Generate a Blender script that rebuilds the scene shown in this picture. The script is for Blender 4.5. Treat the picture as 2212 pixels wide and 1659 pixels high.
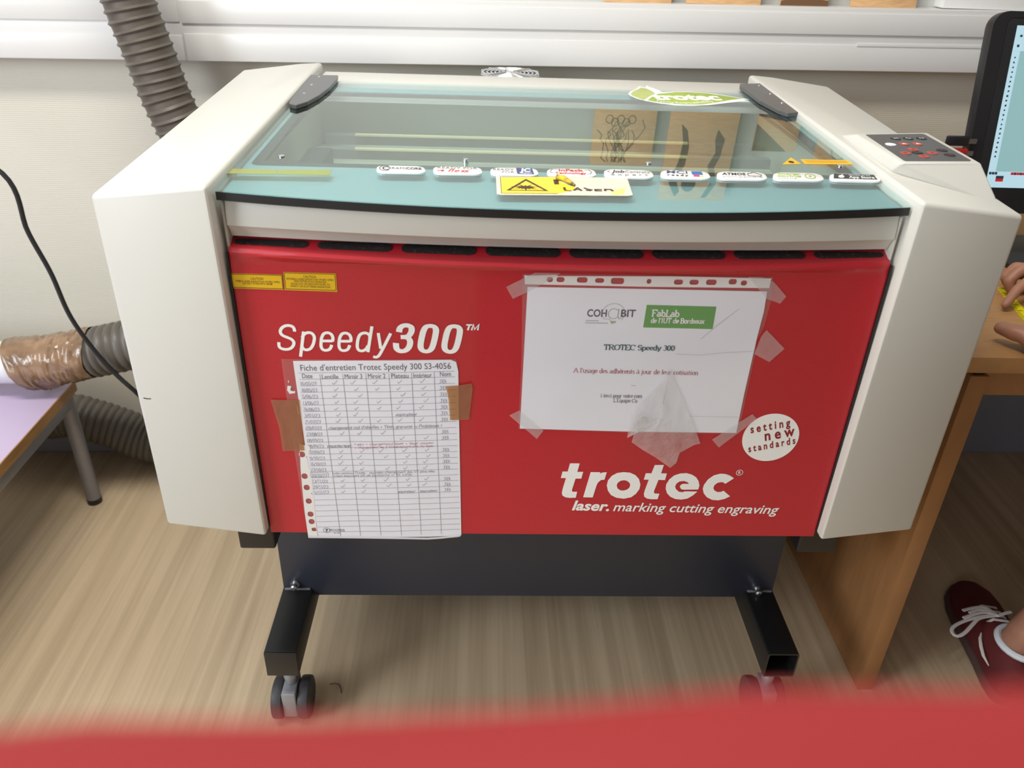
import bpy, bmesh, math, random
from mathutils import Vector, Matrix, noise as mnoise
for o in list(bpy.data.objects): bpy.data.objects.remove(o, do_unlink=True)
random.seed(7)
SC = bpy.context.scene
COL = SC.collection
PI = math.pi
# ------------------------------------------------------------------ camera, world, lights, exposure
CAM_LOC=(-0.0967,-0.9179,1.28)
CAM_ROT=((0.999223,-0.024429,0.030938),(-0.014540,0.501087,0.865274),(-0.036641,-0.865052,0.500343))  # rows: right, up, back
LENS=28.3343

cd = bpy.data.cameras.new('camera')
cam = bpy.data.objects.new('camera', cd); COL.objects.link(cam)
r0, r1, r2 = CAM_ROT
cam.matrix_world = Matrix(((r0[0], r1[0], r2[0], CAM_LOC[0]), (r0[1], r1[1], r2[1], CAM_LOC[1]), (r0[2], r1[2], r2[2], CAM_LOC[2]), (0, 0, 0, 1)))
cd.sensor_width = 36; cd.sensor_fit = 'HORIZONTAL'; cd.lens = LENS; cd.clip_start = .01
cd.dof.use_dof = True; cd.dof.focus_distance = 1.22; cd.dof.aperture_fstop = 5.2
SC.camera = cam
SC.view_settings.view_transform = 'Standard'; SC.view_settings.look = 'None'
SC.view_settings.exposure = -0.11; SC.view_settings.gamma = 1.0
try: SC.view_settings.use_curve_mapping = False
except Exception: pass
W = bpy.data.worlds.new('world'); SC.world = W; W.use_nodes = True
W.node_tree.nodes['Background'].inputs[0].default_value = (.9, .95, 1, 1)
W.node_tree.nodes['Background'].inputs[1].default_value = .3

def area(name, loc, target, sx, sy, power, col):
    l = bpy.data.lights.new(name, 'AREA'); l.shape = 'RECTANGLE'; l.size = sx; l.size_y = sy; l.energy = power; l.color = col
    o = bpy.data.objects.new(name, l); COL.objects.link(o); o.location = loc
    o.rotation_euler = (Vector(target) - Vector(loc)).to_track_quat('-Z', 'Y').to_euler()
    return o
area('daylight_through_window', (-2.50, -1.15, 1.60), (.3, .3, .65), 1.4, 1.3, 76, (.88, .94, 1))
area('ceiling_lamp', (-.6, -.22, 2.66), (-.6, -.22, 0), 1.5, .4, 46, (1, .955, .88))
area('ceiling_lamp', (.9, -.10, 2.66), (.9, -.10, 0), 1.3, .35, 5, (1, .955, .88))
area('added_front_fill', (-1.5, -3.1, 1.7), (-.1, .2, .7), 1.4, 1.2, 26, (.86, .93, 1))  # added cool fill from the unseen front wall

# ------------------------------------------------------------------ materials
def srgb(r, g, b):
    f = lambda c: (c / 12.92 if c <= .04045 else ((c + .055) / 1.055) ** 2.4)
    return tuple(f(c / 255) for c in (r, g, b)) + (1,)
def mat(name, col, rough=.5, metal=0., spec=.5, noise=0., nscale=20., bump=0., bscale=200., coat=0., emit=0., stretch=None, col2=None):
    m = bpy.data.materials.new(name); m.use_nodes = True
    nt = m.node_tree; b = nt.nodes['Principled BSDF']
    c = col if len(col) == 4 else tuple(col) + (1,)
    b.inputs['Base Color'].default_value = c
    b.inputs['Roughness'].default_value = rough; b.inputs['Metallic'].default_value = metal
    b.inputs['Specular IOR Level'].default_value = spec; b.inputs['Coat Weight'].default_value = coat
    if emit: b.inputs['Base Color'].default_value = tuple(x * .08 for x in c[:3]) + (1,); b.inputs['Specular IOR Level'].default_value = .2; b.inputs['Emission Color'].default_value = c; b.inputs['Emission Strength'].default_value = emit
    tc = nt.nodes.new('ShaderNodeTexCoord'); mp = nt.nodes.new('ShaderNodeMapping')
    nt.links.new(tc.outputs['Object'], mp.inputs[0])
    if stretch: mp.inputs['Scale'].default_value = stretch
    if noise:
        n = nt.nodes.new('ShaderNodeTexNoise'); n.inputs['Scale'].default_value = nscale; n.inputs['Detail'].default_value = 5
        nt.links.new(mp.outputs[0], n.inputs['Vector'])
        mx = nt.nodes.new('ShaderNodeMix'); mx.data_type = 'RGBA'
        d = col2 if col2 else tuple(x * (1 - noise) for x in c[:3]) + (1,)
        mx.inputs[6].default_value = d; mx.inputs[7].default_value = c
        rp = nt.nodes.new('ShaderNodeMapRange'); rp.inputs[1].default_value = .35; rp.inputs[2].default_value = .65
        nt.links.new(n.outputs[0], rp.inputs[0]); nt.links.new(rp.outputs[0], mx.inputs[0])
        nt.links.new(mx.outputs[2], b.inputs['Base Color'])
    if bump:
        n = nt.nodes.new('ShaderNodeTexNoise'); n.inputs['Scale'].default_value = bscale; n.inputs['Detail'].default_value = 3
        nt.links.new(mp.outputs[0], n.inputs['Vector'])
        bp = nt.nodes.new('ShaderNodeBump'); bp.inputs['Strength'].default_value = bump; bp.inputs['Distance'].default_value = .004
        nt.links.new(n.outputs[0], bp.inputs['Height']); nt.links.new(bp.outputs[0], b.inputs['Normal'])
    return m
def film(name, tint, white=.1, gloss=.08, rough=.12, bump=.0, bscale=60., wcol=(1, 1, 1)):
    """thin clear plastic: tinted see-through, a little milky, a little shiny"""
    m = bpy.data.materials.new(name); m.use_nodes = True; nt = m.node_tree; nt.nodes.remove(nt.nodes['Principled BSDF'])
    N = nt.nodes.new; out = nt.nodes['Material Output']
    t = N('ShaderNodeBsdfTransparent'); t.inputs[0].default_value = tuple(tint) + (1,)
    d = N('ShaderNodeBsdfDiffuse'); d.inputs[0].default_value = tuple(wcol) + (1,)
    g = N('ShaderNodeBsdfGlossy'); g.inputs['Roughness'].default_value = rough
    a = N('ShaderNodeMixShader'); a.inputs[0].default_value = white
    b = N('ShaderNodeMixShader'); b.inputs[0].default_value = gloss
    L = nt.links.new
    L(t.outputs[0], a.inputs[1]); L(d.outputs[0], a.inputs[2]); L(a.outputs[0], b.inputs[1]); L(g.outputs[0], b.inputs[2]); L(b.outputs[0], out.inputs[0])
    if bump:
        tc = N('ShaderNodeTexCoord'); n = N('ShaderNodeTexNoise'); n.inputs['Scale'].default_value = bscale; n.inputs['Detail'].default_value = 4
        bp = N('ShaderNodeBump'); bp.inputs['Strength'].default_value = bump; bp.inputs['Distance'].default_value = .01
        L(tc.outputs['Object'], n.inputs['Vector']); L(n.outputs[0], bp.inputs['Height'])
        L(bp.outputs[0], g.inputs['Normal']); L(bp.outputs[0], d.inputs['Normal'])
    return m
def glass_mat(name, tint, ior, rough=.0):
    m = bpy.data.materials.new(name); m.use_nodes = True; nt = m.node_tree; nt.nodes.remove(nt.nodes['Principled BSDF'])
    N = nt.nodes.new; out = nt.nodes['Material Output']; L = nt.links.new
    t = N('ShaderNodeBsdfTransparent'); t.inputs[0].default_value = tuple(tint) + (1,)
    g = N('ShaderNodeBsdfGlossy'); g.inputs['Roughness'].default_value = rough; g.inputs[0].default_value = (.95, 1, .97, 1)
    f = N('ShaderNodeFresnel'); f.inputs[0].default_value = ior
    a = N('ShaderNodeMixShader'); ge = N('ShaderNodeNewGeometry'); mu = N('ShaderNodeMath'); mu.operation = 'MULTIPLY'; iv = N('ShaderNodeMath'); iv.operation = 'SUBTRACT'; iv.inputs[0].default_value = 1
    L(ge.outputs['Backfacing'], iv.inputs[1]); L(iv.outputs[0], mu.inputs[1]); L(f.outputs[0], mu.inputs[0])   # only the face towards the air reflects
    L(mu.outputs[0], a.inputs[0]); L(t.outputs[0], a.inputs[1]); L(g.outputs[0], a.inputs[2]); L(a.outputs[0], out.inputs[0])
    return m

M = {}
M['shell'] = mat('off_white_enamel', (.61, .605, .56), .38, bump=.05, bscale=900)
M['red'] = mat('red_enamel', (.50, .018, .030), .30, bump=.03, bscale=1200, noise=.06, nscale=300)
M['anthracite'] = mat('anthracite_enamel', (.024, .029, .046), .42, bump=.04, bscale=700)
M['black'] = mat('black_enamel', (.010, .010, .011), .40, bump=.04, bscale=500)
M['blackplastic'] = mat('black_plastic', (.014, .014, .016), .35)
M['rubber'] = mat('grey_rubber', (.045, .045, .052), .5)
M['castergrey'] = mat('grey_caster_hood', (.30, .31, .34), .35, metal=.3)
M['hinge'] = mat('grey_black_plate', (.085, .085, .088), .3)
M['chrome'] = mat('chrome', (.75, .76, .78), .18, metal=1)
M['zinc'] = mat('zinc_steel', (.55, .56, .58), .32, metal=1)
M['rail'] = mat('brass_coloured_rail', (.92, .72, .44), .4)
M['white'] = mat('white_vinyl', (.90, .90, .88), .4)
M['badge'] = mat('white_badge_plastic', (.80, .80, .79), .22)
M['paper'] = mat('white_paper', (.90, .91, .97), .75, noise=.03, nscale=9)
M['yellow'] = mat('yellow_sticker', srgb(226, 182, 14), .45)
M['warnyellow'] = mat('warning_yellow', srgb(243, 214, 52), .4)
M['orangeyellow'] = mat('orange_yellow', srgb(236, 180, 30), .4)
M['cream'] = mat('torn_sticker_backing', srgb(224, 217, 196), .7, noise=.12, nscale=60)
M['ink'] = mat('black_ink', (.02, .018, .022), .6)
M['brownink'] = mat('dark_brown_ink', (.055, .022, .012), .6)
M['pencil'] = mat('ballpoint_ink', (.20, .20, .28), .7)
M['redpen'] = mat('red_ballpoint_ink', (.45, .13, .20), .7)
M['gridink'] = mat('printed_rule_ink', (.25, .25, .30), .7)
M['printink'] = mat('printed_text_ink', (.05, .04, .085), .7)
M['teal_ink'] = mat('teal_green_print', srgb(36, 92, 96), .7)
M['red_ink'] = mat('faded_red_print', srgb(178, 92, 104), .7)
M['grey_ink'] = mat('grey_print', (.18, .18, .19), .7)
M['lightgrey_ink'] = mat('light_grey_print', (.45, .45, .46), .7)
M['logogreen'] = mat('leaf_green_print', srgb(88, 160, 66), .6)
M['tornedge'] = mat('torn_plastic_edge', (.60, .60, .62), .3)
M['green'] = mat('sticker_green', srgb(166, 194, 74), .4, noise=.25, nscale=14)
M['palegreen'] = mat('sticker_pale_green', srgb(190, 204, 120), .4, noise=.2, nscale=14)
M['redprint'] = mat('bright_red_print', srgb(190, 40, 40), .5)
M['blueprint'] = mat('blue_print', srgb(40, 110, 175), .5)
M['darkblue'] = mat('dark_blue_print', srgb(58, 78, 128), .5)
M['pink'] = mat('pink_print', srgb(215, 50, 105), .5)
M['charcoal'] = mat('charcoal_print', srgb(52, 56, 56), .45)
M['stampred'] = mat('dark_red_lettering', srgb(140, 24, 34), .5)
M['duct'] = mat('white_pvc', (.70, .695, .685), .32)
M['line'] = mat('joint_shadow_grey', (.30, .30, .29), .7)
M['hose'] = mat('grey_brown_hose', (.105, .088, .072), .42)
M['hosegrey'] = mat('grey_hose', (.12, .108, .092), .42)
M['tape'] = mat('brown_parcel_tape', (.31, .19, .11), .2, coat=.4, bump=.5, bscale=60, noise=.4, nscale=34, stretch=(.5, 1, 1))
M['pipe'] = mat('white_pipe', (.74, .76, .78), .35)
M['cable'] = mat('black_cable', (.012, .012, .012), .4)
M['lavender'] = mat('lavender_laminate', (.56, .46, .66), .45)
M['woodedge'] = mat('oak_edge', (.38, .20, .065), .45, noise=.3, nscale=18, stretch=(8, .7, 8))
M['desk'] = mat('beech_laminate', (.46, .24, .09), .42, noise=.16, nscale=30, stretch=(1, 14, 1))
M['shaded_deskpanel'] = mat('beech_panel_shaded', (.38, .18, .066), .5, noise=.14, nscale=20, stretch=(1, 3, .5))  # darker beech: the shade beside the machine is put into the colour
M['steel'] = mat('grey_painted_steel', (.28, .28, .30), .45, metal=.4, bump=.1, bscale=120)
M['bed'] = mat('worn_aluminium_bed', (.76, .73, .60), .6, metal=.2, noise=.3, nscale=6, stretch=(.4, 30, 1))
M['tub'] = mat('interior_lining', (.50, .48, .40), .7)
M['beam'] = mat('grey_beam', (.22, .22, .20), .6)
M['glass'] = glass_mat('tinted_glass', (.86, .95, .955), 2.9)
M['plasticfilm'] = film('clear_plastic_sleeve', (.95, .95, .96), .06, .05, .15, .12, 40)
M['crumple'] = film('crumpled_plastic', (.95, .95, .96), .22, .09, .2, .5, 55)
M['cleartape'] = film('clear_tape', (.94, .93, .93), .20, .05, .25, .15, 80)
M['browntape'] = film('brown_tape', (.72, .46, .26), .30, .06, .25, .2, 60, (.55, .33, .18))
M['screen'] = mat('lit_screen_canvas', srgb(150, 190, 192), .4, emit=.95)
M['screenlight'] = mat('lit_screen_panel', srgb(186, 220, 232), .4, emit=1.0)
M['screenwhite'] = mat('lit_screen_page', srgb(206, 226, 238), .4, emit=1.0)
M['screenred'] = mat('lit_screen_red', srgb(200, 40, 50), .4, emit=.9)
M['screenink'] = mat('screen_icon_dark', srgb(50, 62, 72), .4, emit=.8)
M['plum'] = mat('lit_screen_maroon', srgb(120, 40, 56), .4, emit=.8)
M['tubered'] = mat('red_plastic', (.42, .02, .02), .4)
M['keypad'] = mat('grey_keypad_foil', (.085, .085, .088), .45)
M['btnred'] = mat('coral_button', srgb(178, 76, 66), .5)
M['btnblack'] = mat('black_button', (.02, .02, .02), .5)
M['skin'] = mat('skin', (.42, .20, .13), .5, noise=.12, nscale=40)
M['shirt'] = mat('navy_cotton', (.03, .04, .09), .85)
M['trousers'] = mat('khaki_cotton', (.22, .17, .11), .85)
M['hair'] = mat('dark_brown_hair', (.03, .018, .01), .6)
M['shoe'] = mat('burgundy_canvas', (.12, .014, .015), .75, bump=.15, bscale=500)
M['sole'] = mat('dark_shoe_sole', (.09, .05, .045), .6)
M['lace'] = mat('white_lace', (.72, .68, .66), .8)
M['sock'] = mat('white_sock', (.72, .76, .82), .85)
M['measure'] = mat('yellow_ruler', srgb(236, 222, 20), .4)
M['redseat'] = mat('red_chair_cover', (.27, .018, .019), .7, spec=.25, bump=.2, bscale=900)
M['darkmetal'] = mat('dark_metal', (.03, .03, .03), .4, metal=.6)

# ------------------------------------------------------------------ mesh building
class MB:
    def __init__(s): s.v = []; s.f = []
    def add(s, vs, fs):
        n = len(s.v); s.v += [tuple(p) for p in vs]; s.f += [tuple(i + n for i in f) for f in fs]; return s
    def box(s, lo, hi):
        x0, y0, z0 = lo; x1, y1, z1 = hi
        return s.add([(x0, y0, z0), (x1, y0, z0), (x1, y1, z0), (x0, y1, z0), (x0, y0, z1), (x1, y0, z1), (x1, y1, z1), (x0, y1, z1)],
                     [(0, 3, 2, 1), (4, 5, 6, 7), (0, 1, 5, 4), (1, 2, 6, 5), (2, 3, 7, 6), (3, 0, 4, 7)])
    def loft(s, rings, caps=True, closed=True):
        n = len(rings[0]); vs = [p for r in rings for p in r]; fs = []
        for k in range(len(rings) - 1):
            for i in range(n if closed else n - 1):
                j = (i + 1) % n; fs.append((k * n + i, k * n + j, k * n + n + j, k * n + n + i))
        if caps:
            fs.append(tuple(range(n - 1, -1, -1))); fs.append(tuple((len(rings) - 1) * n + i for i in range(n)))
        return s.add(vs, fs)
    def tube(s, path, r, seg=12, caps=True, flat=1.0):
        P = [Vector(p) for p in path]; n = len(P); rings = []
        up = Vector((0, 0, 1)); t0 = (P[1] - P[0]).normalized()
        if abs(t0.dot(up)) > .95: up = Vector((0, 1, 0))
        a = t0.cross(up).normalized()
        for k in range(n):
            t = (P[min(k + 1, n - 1)] - P[max(k - 1, 0)]).normalized()
            a = (a - t * a.dot(t)).normalized(); b = t.cross(a)
            rr = r[k] if isinstance(r, (list, tuple)) else r
            rings.append([P[k] + (a * math.cos(2 * PI * i / seg) + b * math.sin(2 * PI * i / seg) * flat) * rr for i in range(seg)])
        return s.loft(rings, caps)
    def lathe(s, prof, c, axis='Z', seg=24):
        rings = []
        for (r, h) in prof:
            ring = []
            for i in range(seg):
                a = 2 * PI * i / seg; u, w = r * math.cos(a), r * math.sin(a)
                ring.append({'Z': (c[0] + u, c[1] + w, c[2] + h), 'Y': (c[0] + u, c[1] + h, c[2] - w), 'X': (c[0] + h, c[1] + u, c[2] + w)}[axis])
            rings.append(ring)
        return s.loft(rings)
    def flat(s, loops, fr, c0, c1):
        """filled outline (further loops are holes) from height c0 to c1 over a surface fr(a, b, c)"""
        cu = bpy.data.curves.new('t', 'CURVE'); cu.dimensions = '2D'; cu.fill_mode = 'FRONT'
        for lp in loops:
            sp = cu.splines.new('POLY'); sp.points.add(len(lp) - 1); sp.use_cyclic_u = True
            for q, (a, b) in zip(sp.points, lp): q.co = (a, b, 0, 1)
        s._curve(cu, fr, c0, c1); return s
    def _curve(s, cu, fr, c0, c1, aff=None):
        ob = bpy.data.objects.new('t', cu); me = bpy.data.meshes.new_from_object(ob)
        bm = bmesh.new(); bm.from_mesh(me); bmesh.ops.remove_doubles(bm, verts=bm.verts, dist=1e-6)
        bm.normal_update()
        for f in bm.faces:
            if f.normal.z < 0: f.normal_flip()
        vs = [(v.co.x, v.co.y) for v in bm.verts]; bm.verts.index_update()
        if aff: vs = [aff(a, b) for a, b in vs]
        fs = [tuple(v.index for v in f.verts) for f in bm.faces]; n = len(vs)
        ed = [(l.vert.index, l.link_loop_next.vert.index) for e in bm.edges if len(e.link_loops) == 1 for l in e.link_loops]
        bm.free(); bpy.data.objects.remove(ob); bpy.data.curves.remove(cu); bpy.data.meshes.remove(me)
        if not vs: return
        out = [fr(a, b, c1) for a, b in vs]; allf = list(fs)
        if c0 != c1:
            out += [fr(a, b, c0) for a, b in vs]
            allf += [tuple(i + n for i in reversed(f)) for f in fs] + [(j, i, i + n, j + n) for i, j in ed]
        s.add(out, allf)
    def text(s, body, fr, L, R, top=None, cap=None, c0=.0004, c1=.0006, shear=0., bold=0.):
        """text whose baseline runs from L to R (surface units); cap height from the point `top` or the number `cap`"""
        cu = bpy.data.curves.new('t', 'FONT'); cu.body = body; cu.size = 1; cu.shear = shear; cu.offset = bold; cu.resolution_u = 3
        ob = bpy.data.objects.new('t', cu); me = bpy.data.meshes.new_from_object(ob)
        xs = [v.co.x for v in me.vertices]
        if not xs: return s
        x0, x1 = min(xs), max(xs); bpy.data.objects.remove(ob); bpy.data.meshes.remove(me)
        L = Vector(L); R = Vector(R); d = R - L; sx = d.length / (x1 - x0); d.normalize(); up = Vector((-d.y, d.x))
        h = cap if cap else (Vector(top) - L).dot(up); sy = h / .69
        s._curve(cu, fr, c0, c1, lambda a, b: tuple(L + d * (a - x0) * sx + up * b * sy)); return s
    def ribbon(s, pts, fr, wv, wh, c0, c1, closed=False, smooth=0):
        """pen stroke, wv wide where it runs upright and wh wide where it runs level"""
        P = [Vector(p) for p in pts]
        if smooth:
            n = len(P); Q = []
            for i in range(n if closed else n - 1):
                g = lambda k: P[k % n] if closed else P[max(0, min(n - 1, k))]
                a, b, c, d = g(i - 1), g(i), g(i + 1), g(i + 2)
                for k in range(smooth):
                    t = k / smooth; Q.append(.5 * ((2 * b) + (c - a) * t + (2 * a - 5 * b + 4 * c - d) * t * t + (3 * b - a - 3 * c + d) * t ** 3))
            if not closed: Q.append(P[-1])
            P = Q
        n = len(P); A = []; B = []
        for i in range(n):
            pa = P[(i - 1) % n] if closed or i else P[i]; pb = P[(i + 1) % n] if closed or i < n - 1 else P[i]
            d1 = (P[i] - pa); d2 = (pb - P[i]); d1 = d1.normalized() if d1.length > 1e-9 else d2.normalized(); d2 = d2.normalized() if d2.length > 1e-9 else d1
            t = d1 + d2
            t = t.normalized() if t.length > 1e-3 else d1
            w = math.sqrt((wv * t.y) ** 2 + (wh * t.x) ** 2) / 2
            k = min(1.6, 1 / max(.4, t.dot(d1))); nrm = Vector((-t.y, t.x)) * w * k
            A.append(P[i] + nrm); B.append(P[i] - nrm)
        s.k = (getattr(s, 'k', 0) + 1) % 48; c1 += s.k * 5e-6      # no two strokes in one plane
        vs = [fr(q.x, q.y, c1) for q in A] + [fr(q.x, q.y, c1) for q in B]
        m = n if closed else n - 1
        fs = [(i, n + i, n + (i + 1) % n, (i + 1) % n) for i in range(m)]
        return s.add(vs, fs)
    def build(s, name, m, parent=None, bevel=0., seg=2, smooth=True, loc=None, angle=.6, fix=True):
        me = bpy.data.meshes.new(name); me.from_pydata(s.v, [], s.f)
        bm = bmesh.new(); bm.from_mesh(me)
        if bevel:
            bmesh.ops.remove_doubles(bm, verts=bm.verts, dist=1e-5)
        if fix: bmesh.ops.recalc_face_normals(bm, faces=bm.faces)
        if bevel:
            bm.normal_update()
            ed = [e for e in bm.edges if len(e.link_faces) == 2 and e.calc_face_angle(0) > angle]
            bmesh.ops.bevel(bm, geom=ed, offset=bevel, segments=seg, profile=.5, affect='EDGES', clamp_overlap=True)
        bm.to_mesh(me); bm.free()
        if smooth:
            for p in me.polygons: p.use_smooth = True
            try: me.set_sharp_from_angle(angle=.55)
            except Exception: pass
        me.materials.append(M[m] if isinstance(m, str) else m)
        o = bpy.data.objects.new(name, me); COL.objects.link(o)
        if parent is not None: attach(o, parent)
        return o
def attach(o, parent):
    o.parent = parent; o.matrix_parent_inverse = Matrix.Translation(world(parent)).inverted()
def world(o):
    v = Vector(o.location)
    return v if o.parent is None else v  # parents' own offsets are undone by their inverse matrices
def tag(o, label, cat, group=None):
    o['label'] = label; o['category'] = cat
    if group: o['group'] = group
    return o
def thing(name, loc, label, cat, group=None):
    o = bpy.data.objects.new(name, None); COL.objects.link(o); o.location = loc; o.empty_display_size = .05
    return tag(o, label, cat, group)
def struct(o): o['kind'] = 'structure'; return o
def lab(o, t): o['label'] = t; return o

# surfaces to draw on
def PF(a, b, c): return (a, -c, b)                         # the upright front panel, c forward
def zl(y): return 1.0005 + .033 * y
def LF(a, b, c): return (a, b, zl(b) + c)                  # the lid
def YW(x): return .939 + .0255 * x                         # back wall
def arc(cx, cy, rx, ry, a0, a1, n=10):
    return [(cx + rx * math.cos(math.radians(a0 + (a1 - a0) * k / n)), cy + ry * math.sin(math.radians(a0 + (a1 - a0) * k / n))) for k in range(n + 1)]
def ell(cx, cy, rx, ry, n=28): return arc(cx, cy, rx, ry, 0, 360, n)[:-1]
def rrect(x0, y0, x1, y1, r, n=4):
    return arc(x1 - r, y1 - r, r, r, 0, 90, n) + arc(x0 + r, y1 - r, r, r, 90, 180, n) + arc(x0 + r, y0 + r, r, r, 180, 270, n) + arc(x1 - r, y0 + r, r, r, 270, 360, n)
def lerp2(a, b, t): return (a[0] + (b[0] - a[0]) * t, a[1] + (b[1] - a[1]) * t)
def resample(path, step):
    P = [Vector(p) for p in path]; Q = []; n = len(P)
    for i in range(n - 1):
        a, b, c, d = P[max(i - 1, 0)], P[i], P[i + 1], P[min(i + 2, n - 1)]
        for k in range(40):
            t = k / 40; Q.append(.5 * ((2 * b) + (c - a) * t + (2 * a - 5 * b + 4 * c - d) * t * t + (3 * b - a - 3 * c + d) * t ** 3))
    Q.append(P[-1]); out = [Q[0]]; acc = 0
    for i in range(1, len(Q)):
        seg = (Q[i] - Q[i - 1]).length
        while acc + seg >= step:
            f = (step - acc) / seg; q = Q[i - 1].lerp(Q[i], f); out.append(q); Q[i - 1] = q; seg = (Q[i] - q).length; acc = 0
        acc += seg
    return out

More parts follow.
